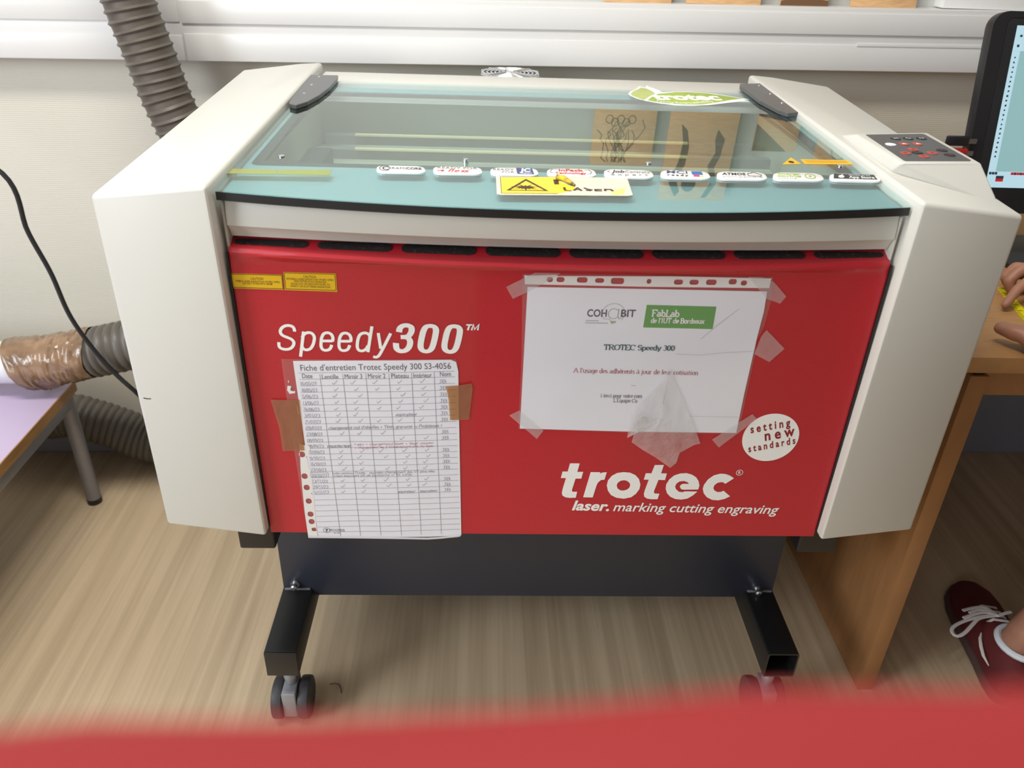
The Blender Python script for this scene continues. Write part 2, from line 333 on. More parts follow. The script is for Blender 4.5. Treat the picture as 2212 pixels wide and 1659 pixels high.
# pen-stroke alphabet: advance, strokes, serif positions
X = .64
GL = {
 'A': (.72, [[(0, 0), (.34, 1)], [(.34, 1), (.68, 0)], [(.13, .34), (.55, .34)]], [(0, 0), (.68, 0)]),
 'B': (.66, [[(.1, 0), (.1, 1)], [(.1, 1)] + arc(.3, .76, .22, .24, 90, -90) + [(.1, .52)], [(.3, .52)] + arc(.32, .26, .26, .26, 90, -90) + [(.1, 0)]], [(.06, 0), (.06, 1)]),
 'C': (.7, [arc(.38, .5, .34, .5, 50, 310, 14), [(.62, .99), (.6, .72)]], []),
 'D': (.72, [[(.1, 0), (.1, 1), (.3, 1)] + arc(.3, .5, .36, .5, 90, -90) + [(.1, 0)]], []),
 'E': (.64, [[(.1, 0), (.1, 1)], [(.1, 1), (.56, 1), (.57, .82)], [(.1, .52), (.42, .52)], [(.1, 0), (.58, 0), (.6, .2)]], [(.06, 0), (.06, 1)]),
 'F': (.6, [[(.1, 0), (.1, 1)], [(.1, 1), (.56, 1), (.57, .8)], [(.1, .52), (.42, .52)]], [(.1, 0), (.06, 1)]),
 'H': (.76, [[(.1, 0), (.1, 1)], [(.66, 0), (.66, 1)], [(.1, .5), (.66, .5)]], [(.1, 0), (.1, 1), (.66, 0), (.66, 1)]),
 'I': (.34, [[(.16, 0), (.16, 1)]], [(.16, 0), (.16, 1)]),
 'J': (.4, [[(.26, 1), (.26, .15)] + arc(.12, .14, .14, .15, 0, -150, 6), [(.05, 1), (.36, 1)]], []),
 'L': (.6, [[(.12, 1), (.12, 0), (.56, 0), (.58, .22)]], [(.12, 1), (.06, 0)]),
 'M': (.9, [[(.08, 0), (.1, 1), (.45, .08), (.8, 1), (.8, 0)]], [(.08, 0), (.8, 0), (.06, 1), (.84, 1)]),
 'N': (.78, [[(.1, 0), (.1, 1), (.66, 0), (.66, 1)]], [(.1, 0), (.66, 1)]),
 'V': (.7, [[(.02, 1), (.34, 0), (.66, 1)]], [(.02, 1), (.66, 1)]),
 'O': (.76, [arc(.38, .5, .33, .5, 0, 360, 20)], []),
 'P': (.62, [[(.1, 0), (.1, 1)], [(.1, 1)] + arc(.3, .74, .26, .26, 90, -90) + [(.1, .48)]], [(.1, 0), (.06, 1)]),
 'R': (.7, [[(.1, 0), (.1, 1)], [(.1, 1)] + arc(.3, .75, .25, .25, 90, -90) + [(.1, .5)], [(.3, .5), (.64, 0)]], [(.1, 0), (.06, 1), (.66, 0)]),
 'S': (.56, [[(.46, .98), (.46, .78)], [(.47, .82)] + arc(.27, .75, .2, .24, 40, 230, 8) + [(.3, .5)] + arc(.27, .26, .22, .26, 50, -150, 8)], []),
 'T': (.66, [[(.32, 0), (.32, 1)], [(.03, .78), (.05, 1), (.6, 1), (.62, .78)]], [(.32, 0)]),
 'U': (.74, [[(.12, 1), (.12, .3)] + arc(.37, .3, .25, .3, 180, 360, 8) + [(.62, 1)]], [(.12, 1), (.62, 1)]),
 'a': (.48, [arc(.2, .18, .17, .18, 60, 360, 8), [(.08, .56)] + arc(.22, .46, .15, .18, 150, 0, 6) + [(.37, .1), (.46, .02)]], []),
 'b': (.54, [[(.1, 1), (.1, 0)], arc(.28, .32, .19, .32, 150, -150, 12)], [(.06, 1)]),
 'c': (.44, [arc(.25, .32, .2, .32, 50, 310, 10)], []),
 'd': (.54, [[(.42, 1), (.42, 0)], arc(.25, .32, .19, .32, 30, 330, 12)], [(.38, 1), (.46, 0)]),
 'e': (.46, [[(.06, .36), (.42, .36)] + arc(.24, .34, .19, .3, 5, 315, 12)], []),
 'f': (.34, [[(.14, 0), (.14, .8)] + arc(.26, .82, .12, .18, 180, 50, 5), [(.02, .62), (.28, .62)]], [(.14, 0)]),
 'g': (.52, [arc(.24, .36, .18, .28, 0, 360, 12), [(.42, .62), (.42, -.1)] + arc(.24, -.12, .18, .16, 0, -150, 6)], []),
 'h': (.56, [[(.1, 0), (.1, 1)], [(.1, .42)] + arc(.28, .44, .16, .2, 160, 0, 6) + [(.44, 0)]], [(.1, 0), (.06, 1), (.44, 0)]),
 'i': (.28, [[(.13, 0), (.13, .62)], [(.13, .82), (.13, .93)]], [(.13, 0), (.09, .62)]),
 'j': (.28, [[(.15, .62), (.15, -.15)] + arc(.04, -.14, .11, .14, 0, -120, 5), [(.15, .82), (.15, .93)]], [(.1, .62)]),
 'k': (.52, [[(.1, 0), (.1, 1)], [(.42, .62), (.1, .26)], [(.2, .36), (.46, 0)]], [(.1, 0)]),
 'l': (.27, [[(.13, 0), (.13, 1)]], [(.13, 0), (.09, 1)]),
 'm': (.84, [[(.1, 0), (.1, .62)], [(.1, .42)] + arc(.26, .44, .15, .2, 160, 0, 6) + [(.41, 0)], [(.41, .42)] + arc(.57, .44, .15, .2, 160, 0, 6) + [(.72, 0)]], [(.1, 0), (.06, .62), (.41, 0), (.72, 0)]),
 'n': (.56, [[(.1, 0), (.1, .62)], [(.1, .42)] + arc(.28, .44, .16, .2, 160, 0, 6) + [(.44, 0)]], [(.1, 0), (.06, .62), (.44, 0)]),
 'o': (.52, [arc(.25, .32, .2, .32, 0, 360, 16)], []),
 'p': (.54, [[(.1, .62), (.1, -.28)], arc(.28, .32, .19, .32, 150, -150, 12)], [(.1, -.28), (.06, .62)]),
 'q': (.54, [[(.42, .62), (.42, -.28)], arc(.25, .32, .19, .32, 30, 330, 12)], [(.42, -.28)]),
 'r': (.4, [[(.1, 0), (.1, .62)], [(.1, .4)] + arc(.28, .44, .16, .2, 160, 60, 5)], [(.1, 0), (.06, .62)]),
 's': (.4, [[(.33, .54)] + arc(.19, .48, .13, .15, 40, 220, 6) + arc(.19, .16, .15, .16, 50, -150, 6)], []),
 't': (.34, [[(.14, .86), (.14, .1)] + arc(.24, .1, .1, .1, 180, 300, 4), [(.02, .62), (.29, .62)]], []),
 'u': (.56, [[(.1, .62), (.1, .2)] + arc(.26, .2, .16, .2, 180, 350, 6), [(.44, .62), (.44, 0)]], [(.06, .62), (.4, .62), (.48, 0)]),
 'v': (.5, [[(.02, .62), (.24, 0), (.46, .62)]], [(.04, .62), (.44, .62)]),
 'x': (.5, [[(.04, .62), (.44, 0)], [(.42, .62), (.04, 0)]], [(.05, .62), (.42, .62), (.05, 0), (.44, 0)]),
 'y': (.5, [[(.02, .62), (.25, 0)], [(.46, .62), (.2, -.16), (.08, -.27)]], [(.04, .62), (.44, .62)]),
 '0': (.5, [arc(.24, .48, .19, .48, 0, 360, 16)], []),
 '1': (.36, [[(.04, .72), (.2, .96), (.2, 0)]], []),
 '2': (.5, [[(.06, .74)] + arc(.23, .72, .17, .24, 170, -30, 8) + [(.05, 0), (.44, 0)]], []),
 '3': (.5, [arc(.22, .73, .17, .23, 150, -90, 9) + arc(.22, .25, .2, .25, 90, -150, 9)], []),
 '4': (.5, [[(.34, 0), (.34, .96), (.03, .3), (.46, .3)]], []),
 '5': (.5, [[(.42, .96), (.12, .96), (.09, .55)] + arc(.22, .3, .21, .3, 110, -150, 9)], []),
 '6': (.5, [[(.38, .94)] + arc(.3, .4, .24, .54, 100, 180, 5) + arc(.25, .26, .19, .26, 180, 520, 12)], []),
 '7': (.46, [[(.04, .96), (.42, .96), (.18, 0)]], []),
 '8': (.5, [arc(.24, .73, .16, .23, -90, 270, 12) + arc(.24, .25, .2, .25, 90, -270, 12)], []),
 '9': (.5, [arc(.24, .68, .18, .27, 0, 360, 12) + [(.4, .3), (.22, 0)]], []),
 '/': (.36, [[(.02, -.08), (.32, 1)]], []), "'": (.2, [[(.1, 1), (.08, .78)]], []), '-': (.34, [[(.03, .34), (.3, .34)]], []),
 '!': (.3, [[(.15, 1), (.13, .3)], [(.12, .08), (.12, 0)]], []), '+': (.5, [[(.05, .35), (.42, .35)], [(.23, .1), (.23, .6)]], []),
 '=': (.5, [[(.05, .25), (.42, .25)], [(.05, .45), (.42, .45)]], []), '>': (.3, [[(0, .6), (.24, .35), (0, .1)]], []), '.': (.2, [[(.08, .0), (.08, .08)]], []),
 ':': (.2, [[(.08, 0), (.08, .08)], [(.08, .45), (.08, .53)]], []), ' ': (.3, [], []), '(': (.3, [arc(.3, .45, .22, .6, 110, 250, 6)], []),
}
for ch, base, mark in (('é', 'e', [[(.2, .74), (.34, .95)]]), ('è', 'e', [[(.14, .95), (.28, .74)]]), ('à', 'a', [[(.12, .95), (.26, .74)]])):
    GL[ch] = (GL[base][0], GL[base][1] + mark, GL[base][2])
def pen(mb, body, fr, L, R, cap, wv, wh, c, serif=0., shear=0., jitter=0.):
    L = Vector(L); R = Vector(R); d = R - L; ln = d.length; d.normalize(); up = Vector((-d.y, d.x))
    sx = ln / sum(GL[ch][0] for ch in body); x = 0
    for ch in body:
        adv, st, sf = GL[ch]; j = random.uniform(-jitter, jitter)
        T = lambda a, b: tuple(L + d * ((x + a) * sx + shear * b * cap) + up * ((b + j) * cap))
        for s in st: mb.ribbon([T(*q) for q in s], fr, wv, wh, c, c)
        if serif:
            for (a, b) in sf: mb.ribbon([T(a - serif, b), T(a + serif, b)], fr, wh, wh, c, c)
        x += adv
    return mb

# ------------------------------------------------------------------ the room
def floor_mat():
    m = mat('wood_grain_vinyl', (.46, .36, .235), .42); nt = m.node_tree; b = nt.nodes['Principled BSDF']; N = nt.nodes.new; L = nt.links.new
    tc = N('ShaderNodeTexCoord'); prev = None
    for sc, sy, k in ((38, .9, .55), (9, .35, .5), (120, 2.2, .35)):
        mp = N('ShaderNodeMapping'); mp.inputs['Scale'].default_value = (sc, sy, 1); L(tc.outputs['Object'], mp.inputs[0])
        n = N('ShaderNodeTexNoise'); n.inputs['Scale'].default_value = 1; n.inputs['Detail'].default_value = 4; L(mp.outputs[0], n.inputs['Vector'])
        mr = N('ShaderNodeMapRange'); mr.inputs[1].default_value = .32; mr.inputs[2].default_value = .68; mr.inputs[3].default_value = 0; mr.inputs[4].default_value = k; L(n.outputs[0], mr.inputs[0])
        if prev is None: prev = mr.outputs[0]
        else:
            a = N('ShaderNodeMath'); a.operation = 'ADD'; L(prev, a.inputs[0]); L(mr.outputs[0], a.inputs[1]); prev = a.outputs[0]
    cr = N('ShaderNodeValToRGB'); cr.color_ramp.elements[0].position = .1; cr.color_ramp.elements[0].color = (.40, .295, .185, 1)
    cr.color_ramp.elements[1].position = 1.0; cr.color_ramp.elements[1].color = (.64, .50, .335, 1)
    L(prev, cr.inputs[0]); L(cr.outputs[0], b.inputs['Base Color']); return m
def wall_mat(name, col):
    m = mat(name, col, .75); nt = m.node_tree; b = nt.nodes['Principled BSDF']; N = nt.nodes.new; L = nt.links.new
    tc = N('ShaderNodeTexCoord'); w = N('ShaderNodeTexWave'); w.wave_type = 'BANDS'; w.bands_direction = 'Z'
    w.inputs['Scale'].default_value = 70; w.inputs['Distortion'].default_value = 1.6; w.inputs['Detail'].default_value = 2; w.inputs['Detail Scale'].default_value = 2
    bp = N('ShaderNodeBump'); bp.inputs['Strength'].default_value = .16; bp.inputs['Distance'].default_value = .002
    L(tc.outputs['Object'], w.inputs['Vector']); L(w.outputs[0], bp.inputs['Height']); L(bp.outputs[0], b.inputs['Normal']); return m
M['floor'] = floor_mat(); M['wall'] = wall_mat('ribbed_cream_wall', (.64, .615, .53)); M['wallgrey'] = mat('upper_wall_paint', (.58, .59, .57), .7)
M['plain'] = mat('plain_wall_paint', (.42, .41, .39), .8); M['ceil'] = mat('ceiling_paint', (.62, .62, .60), .9)
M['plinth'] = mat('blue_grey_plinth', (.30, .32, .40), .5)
M['daylightpane'] = mat('window_daylight', (.9, .95, 1), .3, emit=1.2)
XL, XR, YF, ZC = -2.6, 2.9, -3.2, 2.7
struct(MB().box((XL, YF, -.05), (XR, YW(XR) + .05, 0)).build('floor', 'floor'))
struct(MB().box((XL, YF, ZC), (XR, YW(XR) + .05, ZC + .05)).build('ceiling', 'ceil'))
def skewbox(mb, x0, x1, d0, d1, z0, z1, z0b=None, z1b=None):
    """box along the back wall, from depth d0 to d1 in front of it; its heights may differ at the two ends"""
    z0b = z0 if z0b is None else z0b; z1b = z1 if z1b is None else z1b
    return mb.add([(x0, YW(x0) - d1, z0), (x1, YW(x1) - d1, z0b), (x1, YW(x1) - d0, z0b), (x0, YW(x0) - d0, z0),
                   (x0, YW(x0) - d1, z1), (x1, YW(x1) - d1, z1b), (x1, YW(x1) - d0, z1b), (x0, YW(x0) - d0, z1)],
                  [(0, 3, 2, 1), (4, 5, 6, 7), (0, 1, 5, 4), (1, 2, 6, 5), (2, 3, 7, 6), (3, 0, 4, 7)])
wb = struct(skewbox(MB(), XL, XR, -.06, 0, 0, 1.1).build('wall_back', 'wall'))
attach(skewbox(MB(), XL, XR, -.06, .0, 1.1, ZC).build('upper_paint', 'wallgrey'), wb)
struct(MB().box((XL - .06, YF, 0), (XL, YW(XL), ZC)).build('wall_left', 'plain'))
struct(MB().box((XR, YF, 0), (XR + .06, YW(XR), ZC)).build('wall_right', 'plain'))
struct(MB().box((XL, YF - .06, 0), (XR, YF, ZC)).build('wall_front', 'plain'))
struct(skewbox(MB(), XL, XR, 0, .012, 0, .098).build('baseboard_back', 'plinth', bevel=.003))
struct(skewbox(MB(), .70, XR, .0121, .03, 0, .26).build('added_wall_strip', 'plinth', bevel=.003))  # added strip giving the lower wall behind the desk a blue-grey tone
# cable trunking along the back wall: two long covers with joints
def TB(x): return 1.0095 + .0092 * (x + .1)                # its lower edge climbs a little to the right
def trunk(mb, x0, x1, d0, d1, h0, h1): return skewbox(mb, x0, x1, d0, d1, TB(x0) + h0, TB(x0) + h1, TB(x1) + h0, TB(x1) + h1)
tk = struct(trunk(MB(), XL, XR, 0, .052, 0, .124).build('trim_1', 'duct', bevel=.004))
sp = struct(trunk(MB(), -.712, XR, .051, .056, .072, .114).build('upper_cover', 'duct', tk, bevel=.0015))
struct(trunk(MB(), -.712, XR, .051, .056, .001, .053).build('lower_cover', 'duct', tk, bevel=.0015))
struct(trunk(MB(), XL, -.716, .051, .055, .074, .123).build('upper_cover', 'duct', tk, bevel=.002))
struct(trunk(MB(), XL, -.716, .051, .055, .001, .050).build('lower_cover', 'duct', tk, bevel=.002))
struct(trunk(MB(), .685, 1.9, .0555, .0575, .050, .058).build('joint_clip', 'duct', tk, bevel=.001))
struct(MB().box((-2.25, YF - .01, 1.05), (-.75, YF + .03, 2.35)).build('front_fill_panel', 'daylightpane'))  # added glowing panel on the unseen front wall, goes with the front fill
struct(MB().box((XL - .01, -1.9, .9), (XL + .03, -.4, 2.3)).build('window_1', 'daylightpane'))

# ------------------------------------------------------------------ the laser engraver
E = thing('laser_engraver', (0, .35, .5), 'large off-white laser engraver with red front panel and tinted glass lid', 'laser engraver')
def zi(y): return 1.0115 + .030 * y
HB = MB().box((-.404, .004, .502), (.404, .715, .90)).box((-.404, .60, .90), (.404, .715, 1.0165))
HB.box((-.404, .004, .90), (-.400, .60, .985)).box((.400, .004, .90), (.404, .60, .985)).box((-.30, .715, .80), (.30, .85, .985))
HB.build('housing', 'shell', E, bevel=.003)
MB().box((-.3995, .03, .905), (.3995, .60, .915)).build('work_bed', 'bed', E)
MB().box((-.3995, .03, .9155), (-.396, .598, .985)).box((.396, .03, .9155), (.3995, .598, .985)).box((-.396, .594, .9155), (.396, .599, .985)).build('inner_wall', 'tub', E)
# towers either side of the lid
def tower(s):
    V = [(.4085, -.0215, zi(-.02)), (.552, .006, .989), (.552, .006, .5005), (.403, -.0195, .5015),
         (.4085, .716, zi(.716)), (.445, .685, zi(.68) + .001), (.540, .645, 1.0265), (.540, .645, .51), (.403, .716, .51)]
    V = [(s * x, y, z) for x, y, z in V]
    F = [(0, 1, 2, 3), (0, 4, 5, 6, 1), (1, 6, 7, 2), (0, 3, 8, 4), (4, 8, 7, 6, 5), (3, 2, 7, 8)]
    return MB().add(V, F)
for s in (-1, 1):
    lab(tower(s).build('side_tower', 'shell', E, bevel=.0055, seg=3, angle=.5), 'off-white side casing %s the glass lid' % ('left of' if s < 0 else 'right of'))
# red front panel with its bowed lip
def bow(x, end, mid): return end - (end - mid) * (1 - (x / .402) ** 2)
xs = [-.4015 + .803 * k / 36 for k in range(37)]
rings = [[(x, 0, .4935), (x, 0, .908), (x, bow(x, .0005, -.004), .914), (x, bow(x, .0003, -.018), .9185), (x, bow(x, .0, -.0305), .9225), (x, bow(x, .0012, -.0335), .9265), (x, bow(x, .003, -.031), .930), (x, .022, .9375), (x, .022, .4935)] for x in xs]
FP = MB().loft(rings).build('front_panel', 'red', E, angle=.3)
def LEDGE(a, b, c):                                        # top of the lip: b from 0 at the back to 1 at the edge
    yb, ye = .022, bow(a, .003, -.031); y = yb + (ye - yb) * b
    return (a, y, .9375 + (.930 - .9375) * b + c)
M['slotdark'] = mat('dusty_vent_slot', (.012, .006, .006), .8, noise=.9, nscale=220, col2=(.065, .045, .042, 1))
M['slotdark'].node_tree.nodes['Map Range'].inputs[1].default_value = .32; M['slotdark'].node_tree.nodes['Map Range'].inputs[2].default_value = .42
for k in range(8):
    x0 = -.397 + k * .1005; h = .43
    mid = (x0 + x0 + .09) / 2
    wdt = lambda x: 1.0
    loop = []
    for (a, b) in arc(.91, .5, .09, .5, -90, 90, 8) + arc(.09, .5, .09, .5, 90, 270, 8): loop.append((x0 + .090 * a, (.24 + .46 * b)))
    lab(MB().flat([loop], LEDGE, .0001, .0006).build('vent_slot', 'slotdark', FP), 'dusty dark slot in the top of the red panel')
for s in (-1, 1): MB().box((min(s * .4018, s * .4042), -.003, .505), (max(s * .4018, s * .4042), .003, .925)).build('gap_shade_strip', 'black', E)  # black strips standing in for the shaded gap between panel and towers
# white band under the lid
rings = [[(x, bow(x, .008, -.032), .9905), (x, bow(x, .007, -.033), .987), (x, bow(x, .004, -.0305), .972), (x, bow(x, .003, -.026), .9575), (x, bow(x, .006, -.022), .9555), (x, bow(x, .012, -.011), .9455), (x, bow(x, .013, -.008), .9415), (x, .03, .9415), (x, .03, .9905)] for x in [-.399 + .798 * k / 36 for k in range(37)]]
MB().loft(rings).build('front_band', 'shell', E, angle=.3)
# frame under the glass
def yfront(x): return bow(x, -.0035, -.0430)
fo = [(-.404 + .808 * k / 24, yfront(-.404 + .808 * k / 24) + .006) for k in range(25)] + [(.404, .585), (-.404, .585)]
fi = rrect(-.3985, .122, .3985, .553, .012)
M['lidframe'] = mat('lid_frame_paint', (.30, .46, .485), .5)
MB().flat([fo, fi], LF, -.013, -.0085).build('lid_frame', 'lidframe', E)
M['seal'] = mat('dark_seal', (.05, .055, .055), .6)
MB().flat([rrect(-.3985, .122, .3985, .553, .012), rrect(-.386, .142, .386, .543, .010)], LF, -.014, -.0095).build('lid_seal', 'seal', E)
go = [(-.405 + .81 * k / 30, yfront(-.405 + .81 * k / 30)) for k in range(31)] + [(.405, .592), (-.405, .592)]
LID = MB().flat([go], LF, -.0045, 0).build('lid', 'glass', E, smooth=False)
rings = [[LF(x, yfront(x) - .0002, -.0012), LF(x, yfront(x) + .0065, -.0046), LF(x, yfront(x) + .0065, -.0112), LF(x, yfront(x) - .0002, -.0112)] for x in [-.405 + .81 * k / 36 for k in range(37)]]
lab(MB().loft(rings).build('edge_strip', 'black', E, angle=.3), 'black strip along the bowed front edge of the lid')
# gantry inside
for q0, q1 in zip([(-0.3189,0.4737,0.955),(-0.3059,0.384,0.955)], [(0.2508,0.4988,0.955),(0.2295,0.3989,0.955)]):
    y0 = (q0[1] + q1[1]) / 2; x0, x1 = q0[0], q1[0]
    MB().box((x0, y0 - .004, .951), (x1, y0 + .004, .955)).build('guide_rail', 'rail', E, bevel=.001)
    MB().box((-.37, y0 + .005, .935), (.37, y0 + .024, .950)).build('gantry_beam', 'beam', E)
MB().box((-.372, .20, .916), (-.335, .36, .962)).build('belt_carriage', 'seal', E, bevel=.003)
# hinge plates with screws
def hinge(pts, scr, where):
    h = lab(MB().flat([pts], LF, .0004, .0068).build('hinge_plate', 'hinge', E, bevel=.0008, seg=1, smooth=False), 'black hinge plate at the %s rear corner of the lid' % where)
    for (a, b) in scr: MB().lathe([(.0, .0073), (.0025, .0073), (.0028, .0066)][::-1], (a, b, zl(b)), seg=10).build('screw', 'chrome', h)
hl = [(-0.4135,0.6083),(-0.3623,0.6113),(-0.3591,0.5805),(-0.3611,0.5106),(-0.3677,0.4522),(-0.3777,0.4067),(-0.3906,0.381),(-0.4021,0.3887),(-0.4059,0.4034)]
hr = [(0.3703,0.6371),(0.4211,0.6476),(0.4203,0.4465),(0.4121,0.4241),(0.3895,0.4156),(0.3806,0.436),(0.3689,0.5023),(0.3669,0.5832),(0.365,0.6169)]
hinge(hl, [(-0.3932,0.5953),(-0.3937,0.5278),(-0.3935,0.4622)], 'left'); hinge(hr, [(0.4035,0.6257),(0.4041,0.5586),(0.4034,0.4896)], 'right')
for (a, b) in [(-0.3597,0.1344),(0.1182,0.1438),(0.3785,0.1528)]: MB().lathe([(.004, .0002), (.004, .0014), (.002, .002), (.0, .002)], (a, b, zl(b)), seg=12).build('lid_screw', 'chrome', E)
(kx, ky), = [(-0.1225,0.1279)]
lab(MB().lathe([(.004, .0), (.004, .002), (.0022, .0022), (.0022, .0030), (.0034, .0032), (.0034, .0046), (.0, .0050)], (kx, ky, zl(ky)), seg=14).build('lid_stud', 'chrome', E), 'small chrome stud on the lid')
# fan guard on the shelf behind the lid
fx, fy, fz = -.051, .785, 1.0005
FB = lab(MB().flat([[(fx + .060 * math.cos(a), fy + .060 * math.sin(a)) for a in [PI * (k + .5) / 6 for k in range(12)]]], lambda a, b, c: (a, b, fz + c), -.0155, .008).build('exhaust_fan', 'blackplastic', E), 'round fan behind the lid under a chrome wire guard')
g = MB()
for r in (.014, .022, .030, .038, .046, .054): g.tube([(fx + r * math.cos(2 * PI * k / 36), fy + r * math.sin(2 * PI * k / 36), fz + .0125) for k in range(37)], .0016, 6, caps=False)
g.tube([(fx + .0605 * math.cos(PI * (k + .5) / 4), fy + .0605 * math.sin(PI * (k + .5) / 4), fz + .0115) for k in range(9)], .0022, 6, caps=False)
for k in range(4): a = PI / 4 + k * PI / 2; g.box((fx - .001, fy - .001, fz + .008), (fx + .001, fy + .001, fz + .012)); g.tube([(fx + .012 * math.cos(a), fy + .012 * math.sin(a), fz + .013), (fx + .058 * math.cos(a), fy + .058 * math.sin(a), fz + .012)], .0035, 6)
g.lathe([(.013, .011), (.013, .0145), (.0, .0150)], (fx, fy, fz)); g.build('wire_guard', 'chrome', FB)
# control panel on the right tower
CPb = [(.4265, .108, zi(.108) - .004), (.5470, .047, .985), (.556, .30, 1.013), (.4265, .290, zi(.29) - .004)]
CPt = [(0.4281,0.0868,1.0275),(0.5366,0.1008,1.0275),(0.5476,0.2674,1.0275),(0.4334,0.248,1.0275)]
cp = MB().add(CPb + CPt, [(3, 2, 1, 0), (4, 5, 6, 7), (0, 1, 5, 4), (1, 2, 6, 5), (2, 3, 7, 6), (3, 0, 4, 7)]).build('control_panel', 'shell', E, bevel=.003, seg=3)
def KF(a, b, c): return (a, b, 1.0277 + c)
def xy(l): return [(q[0], q[1]) for q in l]
MB().flat([xy([(0.445,0.2434,1.0277),(0.5322,0.2581,1.0277),(0.5353,0.2569,1.0277),(0.5362,0.253,1.0277),(0.5286,0.1122,1.0277),(0.5274,0.1096,1.0277),(0.5246,0.1078,1.0277),(0.4381,0.0996,1.0277),(0.4363,0.1026,1.0277)])], KF, -.001, .0004).build('keypad', 'keypad', cp)
for pts, m, what in \
    (([(0.4784,0.2214,1.0277),(0.4972,0.2235,1.0277),(0.5177,0.2266,1.0277),(0.4724,0.1421,1.0277),(0.5141,0.1593,1.0277),(0.5123,0.1346,1.0277)], 'btnblack', 'black button'), ([(0.4759,0.19,1.0277),(0.496,0.1921,1.0277),(0.4745,0.1597,1.0277),(0.4546,0.1383,1.0277),(0.4927,0.1429,1.0277),(0.4724,0.124,1.0277)], 'btnred', 'coral red button'), ([(0.4556,0.1856,1.0277)], 'white', 'white button')):
    for (a, b, c) in pts:
        lab(MB().flat([ell(a, b, .0072, .0072, 20)], KF, .0003, .0012).build('button', m, cp), what)
for (a, b, c), kind in zip([(0.4784,0.2214,1.0277),(0.4972,0.2235,1.0277),(0.5177,0.2266,1.0277),(0.4759,0.19,1.0277),(0.496,0.1921,1.0277)], 'XOIMH'):
    ic = MB()
    if kind == 'X': ic.ribbon([(a - .004, b - .003), (a + .004, b + .003)], KF, .001, .001, .0014, .0014); ic.ribbon([(a - .004, b + .003), (a + .004, b - .003)], KF, .001, .001, .0014, .0014)
    elif kind == 'O': ic.ribbon(ell(a, b, .003, .003, 14), KF, .0009, .0009, .0014, .0014, closed=True)
    elif kind == 'I':
        for d in (-.002, .002): ic.ribbon([(a + d, b - .003), (a + d, b + .003)], KF, .0012, .0012, .0014, .0014)
    else: ic.flat([[(a - .0035, b - .002), (a + .0035, b - .002), (a, b + .003)]], KF, .0013, .0015)
    ic.build('key_symbol', 'white', cp)
for (a, b, c), t in zip([(0.4745,0.1597,1.0277),(0.4927,0.1429,1.0277),(0.4724,0.124,1.0277),(0.4546,0.1383,1.0277),(0.5141,0.1593,1.0277),(0.5123,0.1346,1.0277)], (90, 0, 270, 180, 90, 270)):
    MB().flat([[(a + .003 * math.cos(math.radians(t + q)), b + .003 * math.sin(math.radians(t + q))) for q in (0, 120, 240)]], KF, .0013, .0015).build('key_symbol', 'stampred', cp)

# --- lettering on the red panel
lt = MB()
S1 = [[(-0.3342,0.8211),(-0.3339,0.824),(-0.3357,0.8278),(-0.3401,0.8294),(-0.345,0.8287),(-0.3493,0.8258),(-0.3517,0.8213),(-0.3511,0.8174),(-0.3483,0.8147),(-0.3437,0.8126),(-0.3391,0.8102),(-0.3366,0.8066),(-0.337,0.8027),(-0.3396,0.7986),(-0.3437,0.7961),(-0.3486,0.7956),(-0.3533,0.7969),(-0.3555,0.7998),(-0.3553,0.8057)],
      [(-0.3227,0.8213),(-0.33,0.7853)], [(-0.3253,0.8127),(-0.3221,0.8178),(-0.3171,0.82),(-0.3124,0.8188),(-0.31,0.8143),(-0.3108,0.8082),(-0.3131,0.802),(-0.3164,0.7973),(-0.321,0.7953),(-0.325,0.7966),(-0.3268,0.8007)],
      [(-0.3018,0.8085),(-0.2875,0.8087)], [(-0.2876,0.8079),(-0.2867,0.813),(-0.2882,0.8179),(-0.2924,0.8202),(-0.2973,0.8189),(-0.3004,0.8141),(-0.3018,0.8083),(-0.3026,0.8012),(-0.301,0.7965),(-0.2969,0.7951),(-0.2918,0.7972),(-0.2889,0.8031)],
      [(-0.2791,0.8085),(-0.2648,0.8087)], [(-0.2648,0.8079),(-0.264,0.813),(-0.2656,0.8179),(-0.2698,0.8202),(-0.2747,0.8189),(-0.2777,0.8141),(-0.2791,0.8083),(-0.2798,0.8012),(-0.2782,0.7965),(-0.274,0.7951),(-0.269,0.7972),(-0.2662,0.8031)],
      [(-0.2366,0.8302),(-0.2438,0.7935)], [(-0.2403,0.8122),(-0.2402,0.817),(-0.2429,0.8201),(-0.2473,0.8207),(-0.252,0.8184),(-0.2548,0.8129),(-0.2564,0.8057),(-0.2567,0.8002),(-0.255,0.7961),(-0.2508,0.7952),(-0.2463,0.7975),(-0.2429,0.8028)],
      [(-0.2292,0.8211),(-0.2271,0.7987)], [(-0.2135,0.8209),(-0.227,0.7938),(-0.231,0.7877),(-0.2342,0.7863),(-0.2374,0.7871)]]
for st in S1: lt.ribbon(st, PF, .0040, .0038, .0006, .0006, smooth=5 if len(st) > 2 else 0)
S3 = [[(-0.203,0.8227),(-0.2016,0.8282),(-0.1976,0.8317),(-0.1921,0.8324),(-0.1875,0.8298),(-0.1872,0.8244),(-0.1902,0.8186),(-0.1939,0.8164),(-0.2012,0.8158)], [(-0.1988,0.8159),(-0.1931,0.8153),(-0.1898,0.8115),(-0.1897,0.806),(-0.192,0.8004),(-0.1964,0.7965),(-0.2026,0.7958),(-0.2067,0.7991),(-0.2075,0.8043),(-0.2073,0.8073)]]
for st in S3: lt.ribbon(st, PF, .0078, .0058, .0006, .0006, smooth=5)
